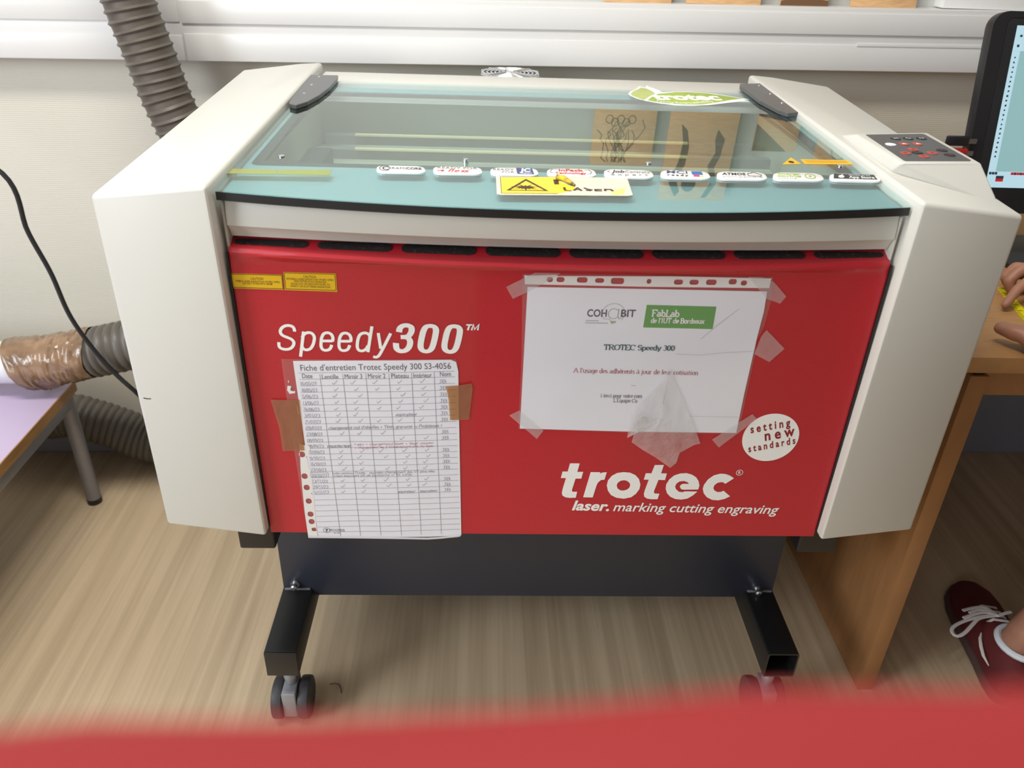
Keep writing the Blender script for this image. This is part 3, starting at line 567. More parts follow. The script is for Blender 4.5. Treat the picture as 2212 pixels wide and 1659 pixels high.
for dx in (0, 1):
    z0 = [[(-0.1637,0.8322),(-0.1587,0.8311),(-0.1563,0.8267),(-0.1574,0.8179),(-0.1596,0.8082),(-0.1622,0.8006),(-0.1663,0.7965),(-0.1716,0.7961),(-0.1755,0.7993),(-0.1763,0.8051),(-0.1747,0.8148),(-0.1723,0.8244),(-0.1689,0.8305)], [(-0.1337,0.8323),(-0.1286,0.8312),(-0.1262,0.8267),(-0.1272,0.8179),(-0.1292,0.8082),(-0.1317,0.8006),(-0.1357,0.7964),(-0.141,0.7961),(-0.145,0.7993),(-0.1459,0.8052),(-0.1444,0.8148),(-0.1421,0.8244),(-0.1388,0.8306)]][dx]
    lt.ribbon(z0, PF, .0078, .0054, .0006, .0006, closed=True, smooth=5)
for st in ([(-0.1183,0.8346),(-0.1104,0.8347)], [(-0.1141,0.8344),(-0.1162,0.8271)], [(-0.1114,0.8272),(-0.109,0.8353),(-0.1077,0.8283),(-0.1022,0.8354),(-0.1038,0.8273)]): lt.ribbon(st, PF, .0024, .0019, .0006, .0006)
lt.build('model_lettering', 'white', FP, fix=False)
lg = MB()
for loops in ([[(0.0274,0.6223),(0.0409,0.6224),(0.0385,0.6078),(0.0468,0.6079),(0.0451,0.5964),(0.037,0.5963),(0.0335,0.5781),(0.0331,0.5749),(0.0345,0.5726),(0.0408,0.5727),(0.0396,0.5624),(0.0308,0.5619),(0.0244,0.563),(0.0201,0.5661),(0.0191,0.5708),(0.0197,0.5771),(0.0234,0.5971),(0.016,0.597),(0.0178,0.608),(0.025,0.6081)]],
              [[(0.0576,0.6075),(0.071,0.6076),(0.0708,0.6053),(0.075,0.6072),(0.0802,0.6076),(0.0782,0.595),(0.073,0.5941),(0.0691,0.5894),(0.0676,0.584),(0.064,0.5631),(0.0503,0.5633)]],
              [[(0.0824,0.5849),(0.0835,0.5935),(0.0881,0.6013),(0.0951,0.6064),(0.1042,0.6082),(0.1137,0.6073),(0.1216,0.6032),(0.1274,0.5964),(0.1303,0.5871),(0.1299,0.5792),(0.1258,0.5705),(0.1195,0.5641),(0.109,0.5613),(0.098,0.5631),(0.0899,0.5677),(0.0848,0.5756)], [(0.0965,0.5851),(0.0977,0.5898),(0.1014,0.5933),(0.1063,0.5944),(0.1108,0.5931),(0.1147,0.5895),(0.116,0.5853),(0.1152,0.5806),(0.1118,0.577),(0.1069,0.5755),(0.1024,0.5762),(0.0983,0.5796)]],
              [[(0.147,0.6211),(0.1597,0.6213),(0.1575,0.6068),(0.1658,0.6066),(0.1646,0.5953),(0.1552,0.5955),(0.1514,0.5764),(0.1513,0.5732),(0.1531,0.5709),(0.1595,0.5706),(0.1581,0.561),(0.1492,0.5609),(0.1427,0.562),(0.1385,0.5651),(0.1373,0.5699),(0.1379,0.5762),(0.1415,0.5958),(0.1344,0.5957),(0.1359,0.6065),(0.144,0.6066)]],
              [[(0.2146,0.5792),(0.2154,0.5858),(0.2132,0.5936),(0.2087,0.6005),(0.2017,0.6053),(0.1938,0.6076),(0.1851,0.6068),(0.1768,0.6032),(0.1708,0.5961),(0.1675,0.5875),(0.1676,0.5797),(0.1705,0.5719),(0.1761,0.5656),(0.1836,0.5617),(0.1927,0.5607),(0.2014,0.5627),(0.2083,0.5683),(0.2137,0.5751),(0.1958,0.5752),(0.1928,0.5737),(0.1876,0.5744),(0.1826,0.5791),(0.1806,0.5841),(0.1818,0.5893),(0.1857,0.5932),(0.1919,0.5941),(0.1972,0.5921),(0.2003,0.5887),(0.1914,0.5886),(0.1885,0.5867),(0.1877,0.5836),(0.1894,0.58),(0.1928,0.5786)]],
              [[(0.2629,0.5996),(0.2566,0.6042),(0.2493,0.6069),(0.2417,0.6071),(0.2334,0.6039),(0.2263,0.5968),(0.222,0.5874),(0.2212,0.5804),(0.2236,0.5725),(0.2292,0.5654),(0.2376,0.5607),(0.2467,0.56),(0.2553,0.5625),(0.2628,0.5674),(0.2519,0.5771),(0.2482,0.5747),(0.2431,0.5746),(0.2381,0.5779),(0.2362,0.5821),(0.2367,0.5868),(0.2399,0.5908),(0.2446,0.5927),(0.2485,0.5925),(0.2521,0.5898)]]):
    lg.flat(loops, PF, .0002, .0006)
(rx, rz), = [(0.2692,0.6098)]
lg.ribbon(ell(rx, rz, .0046, .0046), PF, .0008, .0008, .0006, .0006, closed=True); lg.text('R', PF, (rx - .0017, rz - .0022), (rx + .0019, rz - .0022), cap=.0046, bold=.02)
T = [(0.0355,0.5399),(0.0896,0.5389),(0.0392,0.5536)]; lg.text('laser.', PF, T[0], T[1], cap=.0168, shear=.22, bold=.028)
T = [(0.0956,0.5386),(0.339,0.536)]; lg.text('marking cutting engraving', PF, T[0], T[1], cap=.0158, shear=.22, bold=.008)
lg.build('maker_lettering', 'white', FP, fix=False)
# round sticker
cx, cz = [(0.3023,0.6695)][0]
ST = lab(MB().flat([ell(cx, cz, .0392, .0392, 48)], PF, .0002, .0006).build('round_sticker', 'white', FP), 'round white sticker with dark red lettering')
tt = MB()
for body, l in (('s e t t i n g', [(0.273,0.677),(0.3256,0.6894)]), ('n e w', [(0.2951,0.6647),(0.3349,0.6742)]), ('s t a n d a r d s', [(0.2757,0.6452),(0.3388,0.6608)])):
    tt.text(body, PF, l[0], l[1], cap=.0128 if body[0] == 's' and 'i' in body else (.0165 if body[0] == 'n' else .0112), c0=.0007, c1=.0009, bold=.022)
tt.build('sticker_lettering', 'stampred', FP)
# caution stickers
def caution(out, inn, rows, cap):
    st = MB().flat([out], PF, .0002, .0006).build('caution_sticker', 'yellow', FP)
    t = MB()
    for i in range(4): t.ribbon([inn[i], inn[(i + 1) % 4]], PF, .0008, .0008, .0007, .0007)
    for body, l, k in rows: t.text(body, PF, l[0], l[1], cap=cap * k, c0=.0006, c1=.0007, bold=.004)
    t.build('sticker_lettering', 'brownink', FP)
caution([(-0.4032,0.898),(-0.3409,0.8976),(-0.3415,0.8777),(-0.4034,0.8785)], [(-0.402,0.8973),(-0.3416,0.8968),(-0.342,0.8791),(-0.4024,0.8799)],
        [('CAUTION', [(-0.3798,0.8903),(-0.3644,0.8903)], 1.25), ('VISIBLE LASER RADIATION WHEN OPEN', [(-0.3984,0.8872),(-0.345,0.8866)], 1), ('DO NOT STARE INTO BEAM', [(-0.3897,0.8842),(-0.3543,0.8839)], 1)], .0024)
caution([(-0.3393,0.901),(-0.2762,0.9005),(-0.2763,0.8765),(-0.34,0.8776)], [(-0.3385,0.9),(-0.2774,0.8995),(-0.2776,0.8783),(-0.3387,0.8791)],
        [('CAUTION', [(-0.3158,0.8943),(-0.3007,0.894)], 1.25), ('INVISIBLE LASER RADIATION WHEN OPEN', [(-0.3362,0.8914),(-0.2798,0.8906)], 1), ('AND INTERLOCKS DEFEATED', [(-0.3277,0.8885),(-0.2886,0.8876)], 1),
         ('AVOID EYE OR SKIN EXPOSURE TO', [(-0.3319,0.8851),(-0.2844,0.8844)], 1), ('DIRECT OR SCATTERED RADIATION', [(-0.3322,0.8819),(-0.2843,0.8811)], 1)], .0024)

# --- badges and stickers on the lid
def badge(l, label):
    """rounded badge whose outline runs through the given corners of the lid"""
    a, b, c, d = [Vector(q) for q in l]                     # back left, back right, front right, front left
    F = lambda u, v, h: LF(*(tuple((a.lerp(b, u)).lerp(d.lerp(c, u), 1 - v)) + (h,)))
    q = rrect(0, 0, 1, 1, .5, 6); q = [(.5 + (x - .5), y) for x, y in q]
    w = (b - a).length; h = (d - a).length; k = h / w
    lp = rrect(0, 0, w, h, h * .36, 5); lp = [(x / w, y / h) for x, y in lp]
    inn = rrect(.003, .003, w - .003, h - .003, h * .26, 5); inn = [(x / w, y / h) for x, y in inn]
    m = MB(); m.loft([[F(x, y, .0003) for x, y in lp], [F(x, y, .0022) for x, y in lp], [F(x, y, .0032) for x, y in inn]])
    o = lab(m.build('badge', 'badge', E), label); return o, (lambda u, v, c: F(u, v, .0033 + c))
BD = [(-0.2327,0.0992),(-0.1748,0.1),(-0.1694,0.0721),(-0.2306,0.071)] , [(-0.162,0.101),(-0.1031,0.1019),(-0.0999,0.072),(-0.1614,0.0709)], [(-0.0902,0.101),(-0.0326,0.1037),(-0.0301,0.0718),(-0.0908,0.0708)], [(-0.0184,0.1028),(0.0409,0.1056),(0.0421,0.0737),(-0.0209,0.0725)], [(0.0547,0.1067),(0.1147,0.1057),(0.1139,0.0736),(0.05,0.0724)], [(0.1284,0.1087),(0.1875,0.1075),(0.186,0.0754),(0.1207,0.076)], [(0.201,0.1086),(0.2616,0.1094),(0.2586,0.0772),(0.1919,0.0758)], [(0.2746,0.1105),(0.3356,0.1113),(0.3319,0.079),(0.2634,0.0775)], [(0.3494,0.1124),(0.41,0.1113),(0.4058,0.0808),(0.3368,0.0812)]
names = ['white badge reading CERAMICORE', 'white badge reading READY FOR flexx', 'white badge reading READY FOR JC vision', 'white badge reading InPack Technology', 'white badge reading JobControl expert', 'white badge reading MCI ready', 'white badge reading ATMOS compatible', 'white badge reading energy saving MODE', 'white badge with a dark App Store label']
B = [badge(list(l), n) for l, n in zip(BD, names)]
def put(i, rows, m, extra=None):
    o, F = B[i]; t = MB()
    for body, u0, u1, v, cap, kw in rows: t.text(body, F, (u0, v), (u1, v), cap=cap, c0=0, c1=.0002, **kw)
    if extra: extra(t, F)
    t.build('badge_print', m, o)
put(0, [('ERAMI', .25, .60, .36, .30, {}), ('CORE', .61, .93, .36, .30, dict(bold=.03))], 'charcoal', lambda t, F: (t.ribbon(arc(.17, .5, .11, .36, 40, 320, 12), F, .02, .06, .0002, .0002), t.ribbon(arc(.19, .5, .06, .2, 40, 320, 12), F, .035, .09, .0002, .0002)))
put(1, [('READY FOR', .08, .92, .58, .28, {})], 'grey_ink'); put(1, [('fle', .30, .54, .16, .38, dict(shear=.3)), ('xx', .55, .74, .16, .38, dict(shear=.3, bold=.03))], 'redprint', lambda t, F: (t.ribbon([(.08, .32), (.22, .32)], F, .03, .08, .0002, .0002), t.ribbon([(.17, .44), (.23, .32), (.17, .2)], F, .02, .08, .0002, .0002)))
put(2, [('READY', .05, .50, .52, .26, {}), ('FOR', .24, .50, .18, .26, {})], 'grey_ink'); put(2, [], 'darkblue', lambda t, F: t.flat([rrect(.55, .1, .9, .88, .04)], F, 0, .0002))
put(2, [('JC', .61, .86, .36, .42, dict(shear=.2, bold=.04)), ('vision', .63, .85, .13, .16, {})], 'white', None); B[2][0].children[-1].location.z += .0003
put(2, [], 'redprint', lambda t, F: t.flat([[(.56, .88), (.62, .88), (.58, .66)]], F, .0003, .0005))
put(3, [('InPack', .24, .76, .54, .30, dict(bold=.03)), ('Technology', .16, .80, .2, .24, dict(bold=.03))], 'redprint')
put(3, [], 'grey_ink', lambda t, F: (t.ribbon([(.22, .82), (.1, .78), (.06, .5), (.1, .3), (.16, .28)], F, .012, .04, .0002, .0002), t.ribbon([(.78, .76), (.88, .74), (.92, .5), (.88, .26), (.82, .22)], F, .012, .04, .0002, .0002)))
put(4, [('Job', .15, .42, .50, .30, dict(bold=.03, shear=.15))], 'charcoal'); put(4, [('Control', .43, .86, .50, .28, {}), ('e x p e r t', .14, .88, .16, .26, {})], 'grey_ink', lambda t, F: (t.ribbon([(.12, .72), (.06, .62), (.12, .5)], F, .015, .05, .0002, .0002), t.ribbon([(.88, .7), (.94, .6), (.88, .48)], F, .015, .05, .0002, .0002)))
put(5, [('MCI', .12, .55, .50, .36, dict(bold=.01))], 'darkblue'); put(5, [('r e a d y', .14, .56, .2, .20, dict(bold=.04))], 'charcoal')
put(5, [], 'blueprint', lambda t, F: t.flat([[(.64, .42), (.86, .42), (.86, .84), (.64, .84)]], F, 0, .0002)); put(5, [], 'pink', lambda t, F: t.flat([[(.66, .16), (.78, .16), (.78, .38), (.66, .38)]], F, 0, .0002)); put(5, [], 'warnyellow', lambda t, F: t.flat([[(.80, .16), (.85, .16), (.85, .3), (.80, .3)]], F, 0, .0002))
put(6, [('ATMOS', .10, .58, .46, .28, dict(bold=.03))], 'charcoal', lambda t, F: t.ribbon(arc(.68, .56, .06, .18, 80, 280, 6) + arc(.84, .5, .06, .14, -80, 80, 6) + arc(.76, .64, .07, .2, 20, 150, 6), F, .012, .05, .0002, .0002, closed=True)); put(6, [('compatible', .12, .9, .16, .24, {})], 'lightgrey_ink')
put(7, [('energy', .08, .56, .66, .17, dict(bold=.03)), ('saving', .08, .56, .38, .17, dict(bold=.03))], 'green', lambda t, F: (t.ribbon(ell(.74, .48, .1, .3), F, .02, .06, .0002, .0002, closed=True), t.flat([ell(.74, .48, .03, .1)], F, 0, .0002))); put(7, [('MODE', .12, .46, .10, .17, {})], 'lightgrey_ink')
put(8, [], 'charcoal', lambda t, F: t.flat([rrect(.08, .2, .92, .84, .03)], F, 0, .0002))
put(8, [('App Store', .38, .88, .28, .28, dict(bold=.01)), ('Available on the', .38, .82, .64, .09, {})], 'white', lambda t, F: (t.flat([ell(.23, .46, .06, .18, 14)], F, 0, .0002), t.ribbon([(.24, .64), (.26, .76)], F, .02, .05, .0002, .0002))); B[8][0].children[-1].location.z += .0003
# laser warning sticker, torn
WS = lab(MB().flat([[(-0.0838,0.0708),(-0.0754,0.068),(-0.0063,0.0739),(0.0514,0.0751),(0.0788,0.0761),(0.0796,0.0727),(0.0769,0.0115),(0.0719,0.0088),(0.0274,0.0071),(-0.0199,0.0052),(-0.0778,0.0026),(-0.0831,0.0046)]], LF, .0003, .0012).build('warning_sticker', 'cream', E), 'torn yellow and white laser warning sticker')
MB().flat([[(-0.0786,0.0652),(-0.009,0.0715),(-0.0084,0.0569),(0.0049,0.0388),(0.0104,0.0367),(0.0079,0.023),(-0.0035,0.015),(-0.0118,0.0096),(-0.0782,0.0061)]], LF, .0012, .0015).build('yellow_face', 'warnyellow', WS)
MB().flat([[(0.056,0.0264),(0.072,0.037),(0.0671,0.0139),(0.0561,0.0096),(0.0512,0.014)]], LF, .0012, .0014).build('yellow_face', mat('faded_yellow', srgb(232, 210, 130), .6), WS)
w = MB(); w.flat([[(-0.0472,0.0613),(-0.0219,0.0173),(-0.0723,0.0161)], [(-0.0474,0.054),(-0.0269,0.0198),(-0.0672,0.0184)]], LF, .0015, .0017)
c0_, = [(-0.0488,0.0292)]
star = []
for k in range(28): rr = (.013 if k % 2 else .0075) * (1.0 + .5 * (k % 4 == 1)); star.append((c0_[0] + rr * math.cos(2 * PI * k / 28), c0_[1] + rr * .62 * math.sin(2 * PI * k / 28)))
w.flat([star], LF, .0015, .0017); w.ribbon([(c0_[0], c0_[1] - .003), (c0_[0], c0_[1] - .012)], LF, .0012, .001, .0016, .0016)
for pth in ([(-0.0785,0.0657),(-0.0089,0.0721)], [(-0.0786,0.0061),(-0.0118,0.0091)], [(-0.0785,0.0657),(-0.0778,0.0062)]): w.ribbon(pth, LF, .0008, .0008, .0017, .0017)
w.flat([[(-0.0138,0.0612),(-0.0072,0.0617),(-0.0078,0.0429),(-0.0135,0.0425)]], LF, .0015, .0017)
for pth in ([(-0.0025,0.0326),(-0.0022,0.0211),(0.0053,0.0204)], [(0.0082,0.0218),(0.0136,0.0328),(0.0174,0.0213)], [(0.0106,0.0256),(0.0166,0.0256)], [(0.0213,0.0326),(0.0248,0.0279),(0.0294,0.0258),(0.0275,0.0225),(0.0224,0.0236)], [(0.0425,0.0279),(0.0344,0.0274),(0.0343,0.0225),(0.0419,0.0225)], [(0.0459,0.0228),(0.0462,0.0287),(0.053,0.0287),(0.0551,0.0227)]):
    w.ribbon(pth, LF, .0034, .0024, .0017, .0017)
w.build('warning_print', 'brownink', WS, fix=False)
cl = [(-0.0092,0.0621),(-0.001,0.0562),(0.0053,0.0439),(0.0104,0.0367)]
MB().tube([LF(*q, h) for q, h in zip(cl, (.0045, .0050, .0042, .0030))], [.0034, .0034, .0026, .0016], 10).build('curled_strip', mat('curled_yellow_black', (.03, .028, .02), .5, noise=1, nscale=90, col2=srgb(226, 196, 40)), WS)
lab(MB().flat([[(0.2998,0.1526),(0.322,0.1863),(0.327,0.1569)]], LF, .0002, .0006).build('hazard_sticker', 'orangeyellow', E), 'small yellow triangular hazard sticker')
hz, = [(0.3155,0.1643)]
hh = MB().flat([ell(hz[0], hz[1], .004, .005, 10)], LF, .0006, .0008).build('hazard_print', 'ink', E)
HR = lab(MB().flat([[(0.3329,0.1786),(0.399,0.1798),(0.3993,0.1607),(0.3322,0.1573)]], LF, .0002, .0006).build('hazard_sticker', 'orangeyellow', E), 'small yellow rectangular hazard sticker')
ht = MB(); hq = [(0.3367,0.1724),(0.3949,0.1741),(0.3954,0.1688),(0.3371,0.1661)]
for k in range(2): ht.ribbon([lerp2(hq[0], hq[3], k), lerp2(hq[1], hq[2], k)], LF, .0008, .0012, .0008, .0008)
ht.build('hazard_print', mat('ochre_print', srgb(176, 130, 20), .6), E)
for l in ([(-0.4135,0.077),(-0.352,0.0782),(-0.3496,0.0599),(-0.414,0.0585)], [(-0.3509,0.0783),(-0.2867,0.0834),(-0.2859,0.0613),(-0.3491,0.06)]):
    lab(MB().flat([l], LF, .0001, .0004).build('masking_tape', film('yellowed_tape', (.80, .80, .45), .45, .03, .3, 0, 60, (.50, .52, .25)), E), 'yellowed strip of tape on the lid')
LFS = lab(MB().flat([[(0.1734,0.5066),(0.184,0.5364),(0.196,0.5582),(0.2134,0.5743),(0.2393,0.5832),(0.2663,0.5856),(0.2968,0.58),(0.3247,0.5649),(0.3508,0.5444),(0.3608,0.5376),(0.3494,0.5318),(0.358,0.5219),(0.3386,0.5183),(0.3093,0.5032),(0.2803,0.4872),(0.2484,0.4781),(0.2188,0.4789),(0.1961,0.4901)]], LF, .0002, .0007)
          .flat([[(0.1734,0.5066),(0.1612,0.5217),(0.153,0.5416),(0.1517,0.5574),(0.1579,0.5744),(0.1701,0.5925),(0.1809,0.6206),(0.1904,0.6096),(0.1975,0.6327),(0.1979,0.6193),(0.2061,0.6043),(0.2134,0.5861),(0.2167,0.5724),(0.2044,0.5593),(0.1875,0.5391)]], LF, .0002, .0006).build('leaf_sticker', 'white', E), 'green leaf-shaped sticker at the back of the lid')
MB().flat([[(0.1782,0.508),(0.1902,0.5372),(0.2044,0.5593),(0.2382,0.5774),(0.2652,0.5807),(0.2957,0.5752),(0.3233,0.5592),(0.349,0.5415),(0.3261,0.529),(0.2948,0.5058),(0.2656,0.4884),(0.2349,0.4849),(0.2063,0.4912),(0.188,0.5006)]], LF, .0007, .0010).build('leaf_print', 'green', LFS)
MB().flat([[(0.1716,0.5107),(0.162,0.5271),(0.1561,0.542),(0.156,0.5579),(0.1632,0.575),(0.1759,0.5956),(0.1822,0.6085),(0.1908,0.6023),(0.1973,0.584),(0.2001,0.561),(0.1883,0.5437)]], LF, .0007, .0009).build('leaf_print', 'palegreen', LFS)
t = MB(); T = [(0.1918,0.514),(0.3112,0.5238),(0.2004,0.5483)]; t.text('trotec', LF, T[0], T[1], cap=.043, c0=.0011, c1=.0012, bold=.045)
T = [(0.189,0.5007),(0.219,0.4898)], [(0.2239,0.4895),(0.2553,0.4914)], [(0.2565,0.4924),(0.2933,0.5078)]
for body, l in (('Taking', T[0]), ('Respon', T[1]), ('sibility', T[2])): t.text(body, LF, l[0], l[1], cap=.013, c0=.0011, c1=.0012)
t.build('leaf_lettering', 'white', LFS)
t = MB().tube([(-0.533,-0.0165,0.7299),(-0.5286,-0.0165,0.7286),(-0.5239,-0.0165,0.7287)], .0007, 6); t.build('scratch', 'ink', E)

# ------------------------------------------------------------------ the wheeled stand
ST = thing('machine_stand', (0, .35, 0), 'dark grey steel stand on casters carrying the engraving machine', 'stand')
MB().box((-.461, .2, .170), (.461, .206, .502)).build('front_plate', 'anthracite', ST, bevel=.0015)
MB().box((-.461, .64, .170), (.461, .646, .495)).build('rear_plate', 'anthracite', ST, bevel=.0015)
for s, open_end in ((-1, False), (1, True)):
    x0, x1 = (s * .407, s * .4625) if s > 0 else (-.4625, -.407)
    z0, z1, ya, yb = .1295, .1865, .0475, .72
    if not open_end:
        am = MB().box((x0, ya + .003, z0), (x1, yb, z1)).build('foot_bar', 'black', ST, bevel=.003)
        MB().box((x0 + .0005, ya, z0 + .0005), (x1 - .0005, ya + .003, z1 - .0005)).build('end_cap', 'black', am, bevel=.001)
    else:
        w = .0028; m = MB()
        o = rrect(x0, z0, x1, z1, .004, 3); i = rrect(x0 + w, z0 + w, x1 - w, z1 - w, .003, 3)
        m.flat([o, i], lambda a, b, c: (a, -c, b), -yb, -ya)
        am = lab(m.build('foot_bar', 'black', ST), 'black square tube open at its front end')
        MB().lathe([(.0, -.004), (.005, -.004), (.005, .0), (.0035, .001), (.0035, .02), (.0, .02)], (x0 + .018, ya + .035, z0 + .030), 'Y', 12).build('bolt', 'chrome', am)
    MB().box((x0 + .004, .196, z1 - .001), (x1 - .004, .2005, z1 + .003)).build('weld_bead', 'steel', ST, bevel=.0015)
    xa, xb = (.4300, .4945) if s > 0 else (-.4865, -.4290)
    MB().box((xa, .092, .3785), (xb, .66, .498)).build('cross_bearer', 'black', ST, bevel=.004, seg=3)
    MB().box((s * .432 - .028, .206, z1), (s * .432 + .028, .64, .3785)).build('side_plate', 'anthracite', ST)
    bx, bz = (-.4385, .2005) if s < 0 else (.4295, .1925)
    MB().lathe([(.0, -.016), (.0035, -.016), (.0060, -.014), (.0060, -.008), (.0045, -.0075), (.0045, -.003), (.0085, -.003), (.0085, .0), (.0, .0)], (bx, .2, bz), 'Y', 16).build('bolt', 'zinc', ST)
    for cy in (.078, .66):
        cxx = (x0 + x1) / 2 + (.002 if s < 0 else -.002); r = .0385
        cs = MB().lathe([(.010, .0), (.0115, .022), (.008, .026), (.008, .052), (.0, .052)], (cxx, cy, .078)); cs.box((cxx - .0125, cy - .030, .020), (cxx + .0125, cy + .022, .080))
        hd = cs.build('caster', 'castergrey', ST, bevel=.004, seg=2)
        for k in (-1, 1):
            prof = [(.012, -.0095), (r - .005, -.0100), (r - .001, -.008), (r, -.004), (r, .004), (r - .001, .008), (r - .005, .0100), (.012, .0095)]
            MB().lathe(prof, (cxx + k * .0232, cy, r + .0005), 'X', 32).build('wheel', 'rubber', hd)

# ------------------------------------------------------------------ papers taped to the front
def FR(d): return lambda a, b, c: (a, -d - c, b)
NT = thing('taped_notice', (.1, -.002, .66), 'white landscape notice in a clear sleeve taped to the red front panel', 'notice')
NP = MB().flat([[(-0.043,0.8879),(0.1262,0.8882),(0.2553,0.8878),(0.2565,0.86),(0.2544,0.8223),(0.254,0.799),(0.2528,0.7398),(0.2527,0.6772),(0.1038,0.6773),(-0.045,0.68)]], PF, .0007, .0011).build('paper_sheet', 'paper', NT)
hol = [(418,138,22,13),(540,140,29,14),(638,143,25,12),(738,146,36,16),(915,148,13,13),(1080,152,25,13),(1168,153,25,13),(1265,153,29,14),(1385,150,22,14),(1448,157,17,13),(358,138,17,13)]
HP = [[(-0.003,0.8986),(0.0237,0.8987),(0.0452,0.8984),(0.0672,0.8982),(0.1062,0.8985),(0.1427,0.8983),(0.1621,0.8985),(0.1835,0.8989),(0.21,0.9002),(0.2242,0.8988),(-0.0161,0.8983)]][0]
hl_ = []
for (a, b), (_, _, rw, rh) in zip(HP, hol): hl_.append(rrect(a - rw * .000225, b - rh * .00026, a + rw * .000225, b + rh * .00026, .0030, 4))
MB().flat([[(-0.0475,0.9037),(-0.0447,0.9029),(-0.0424,0.9015),(-0.0436,0.8984),(-0.0417,0.895),(0.1351,0.9057),(0.2572,0.9054),(0.257,0.8926),(0.1037,0.8913),(-0.0464,0.892)][:2] + [(-0.0095,0.9045),(-0.0061,0.9032),(0.1351,0.9057),(0.2572,0.9054),(0.257,0.8926),(0.1037,0.8913),(-0.0464,0.8916)]] + hl_, PF, .0012, .0014).build('punched_strip', 'white', NT)
lab(MB().flat([[(-0.0498,0.9055),(0.1019,0.9068),(0.259,0.9078),(0.2627,0.8749),(0.2603,0.8402),(0.2582,0.8326),(0.2549,0.8198),(0.2563,0.7991),(0.2554,0.6761),(0.1039,0.6762),(-0.0474,0.6797),(-0.0468,0.7832)]], PF, .0016, .0016).build('plastic_sleeve', 'plasticfilm', NT, smooth=False), 'clear plastic sleeve')
for l in ([(-0.0693,0.8878),(-0.0349,0.9119),(-0.0034,0.9121),(-0.0125,0.9003),(-0.0423,0.8819),(-0.0607,0.872)], [(0.2277,0.9128),(0.2462,0.9145),(0.2609,0.9012),(0.2805,0.882),(0.2745,0.8722),(0.2564,0.8784)], [(0.2594,0.8263),(0.2646,0.8352),(0.293,0.8089),(0.277,0.7889),(0.2549,0.8004)], [(-0.0601,0.7013),(-0.0472,0.7094),(-0.0128,0.6776),(-0.0212,0.6638)], [(0.2206,0.6664),(0.2693,0.7087),(0.2769,0.7008),(0.2321,0.6532)]):
    lab(MB().flat([[(a, min(b, .9072)) for a, b in l]], PF, .0020, .0020).build('tape_strip', 'cleartape', NT, smooth=False), 'strip of clear tape')
FLP = [(0.1446,0.776),(0.1483,0.7782),(0.1506,0.7734),(0.1539,0.7628),(0.1651,0.7411),(0.1766,0.7191),(0.1915,0.6908),(0.2045,0.6612),(0.1963,0.6581),(0.1782,0.645),(0.1754,0.6283),(0.1683,0.619),(0.1455,0.637),(0.1266,0.6493),(0.1091,0.6619),(0.1141,0.6954),(0.1175,0.704),(0.1023,0.6685),(0.1028,0.6866),(0.104,0.7038),(0.1089,0.7208),(0.1149,0.732),(0.1337,0.7543),(0.1418,0.7685)]
cxf = sum(q[0] for q in FLP) / len(FLP); czf = sum(q[1] for q in FLP) / len(FLP)
fm = MB(); n = len(FLP); vv = []
for k, t_ in enumerate((1, .66, .33)):
    for i, (a, b) in enumerate(FLP): vv.append((cxf + (a - cxf) * t_ + random.uniform(-.002, .002) * (t_ < 1), -.0035 - random.uniform(0, .004) * (.3 if b > .66 else 1), czf + (b - czf) * t_ + random.uniform(-.002, .002) * (t_ < 1)))
vv.append((cxf, -.0065, czf))
ff = [(k * n + i, k * n + (i + 1) % n, k * n + n + (i + 1) % n, k * n + n + i) for k in range(2) for i in range(n)] + [(2 * n + i, 2 * n + (i + 1) % n, 3 * n) for i in range(n)]
lab(fm.add(vv, ff).build('torn_flap', 'crumple', NT, smooth=True), 'torn crumpled flap of the plastic sleeve')
for l in ([(0.1527,0.7985),(0.1843,0.7973),(0.2139,0.8014),(0.2531,0.8042)], [(0.1819,0.821),(0.1986,0.839),(0.224,0.8643)], [(0.1836,0.7036),(0.2531,0.7033)]): MB().ribbon(l, PF, .0007, .0007, .0017, .0017).build('sleeve_tear', 'tornedge', NT)
pb = MB(); T = [(0.0332,0.8495),(0.058,0.8495),(0.076,0.8499),(0.0945,0.85)]; pb.text('COH', PF, T[0], T[1], cap=.0098, c0=.0012, c1=.0013, bold=.02); pb.text('BIT', PF, T[2], T[3], cap=.0098, c0=.0012, c1=.0013, bold=.02)
pb.build('printed_logo', 'printink', NP)
pg = MB(); bq = [(0.0665,0.8544)][0]
pg.ribbon([(bq[0] + .0142 * math.cos(math.radians(a)), bq[1] + .0135 * math.sin(math.radians(a))) for a in range(-40, 230, 15)] + [(0.0626,0.8459),(0.0635,0.8439)], PF, .0005, .0005, .0013, .0013)
pg.ribbon([(bq[0] + .0065 * math.cos(math.radians(a)), bq[1] - .0005 + .0070 * math.sin(math.radians(a))) for a in range(40, 330, 20)], PF, .0008, .0006, .0013, .0013)
pg.ribbon([(bq[0] + .0062, bq[1] + .0065), (bq[0] + .0058, bq[1] - .0045), (bq[0] + .0075, bq[1] - .0075), (bq[0] + .0105, bq[1] - .006)], PF, .0008, .0006, .0013, .0013)
pg.build('printed_logo', mat('grey_green_print', srgb(120, 140, 122), .7), NP)
MB().flat([[(0.0632,0.8439),(0.0707,0.8438),(0.0703,0.8413),(0.0648,0.8395)]], PF, .0012, .0013).build('printed_logo', mat('bulb_green_print', srgb(160, 182, 150), .7), NP)
sm = MB()
for l, b in (([(0.0323,0.8436),(0.0486,0.8436)], 'coopetence cooperative'), ([(0.0317,0.8406),(0.0608,0.8406)], '')):
    sm.ribbon(l, PF, .0004, .0012, .0013, .0013)
sm.build('printed_subtitle', mat('pale_grey_print', srgb(176, 176, 184), .7), NP)
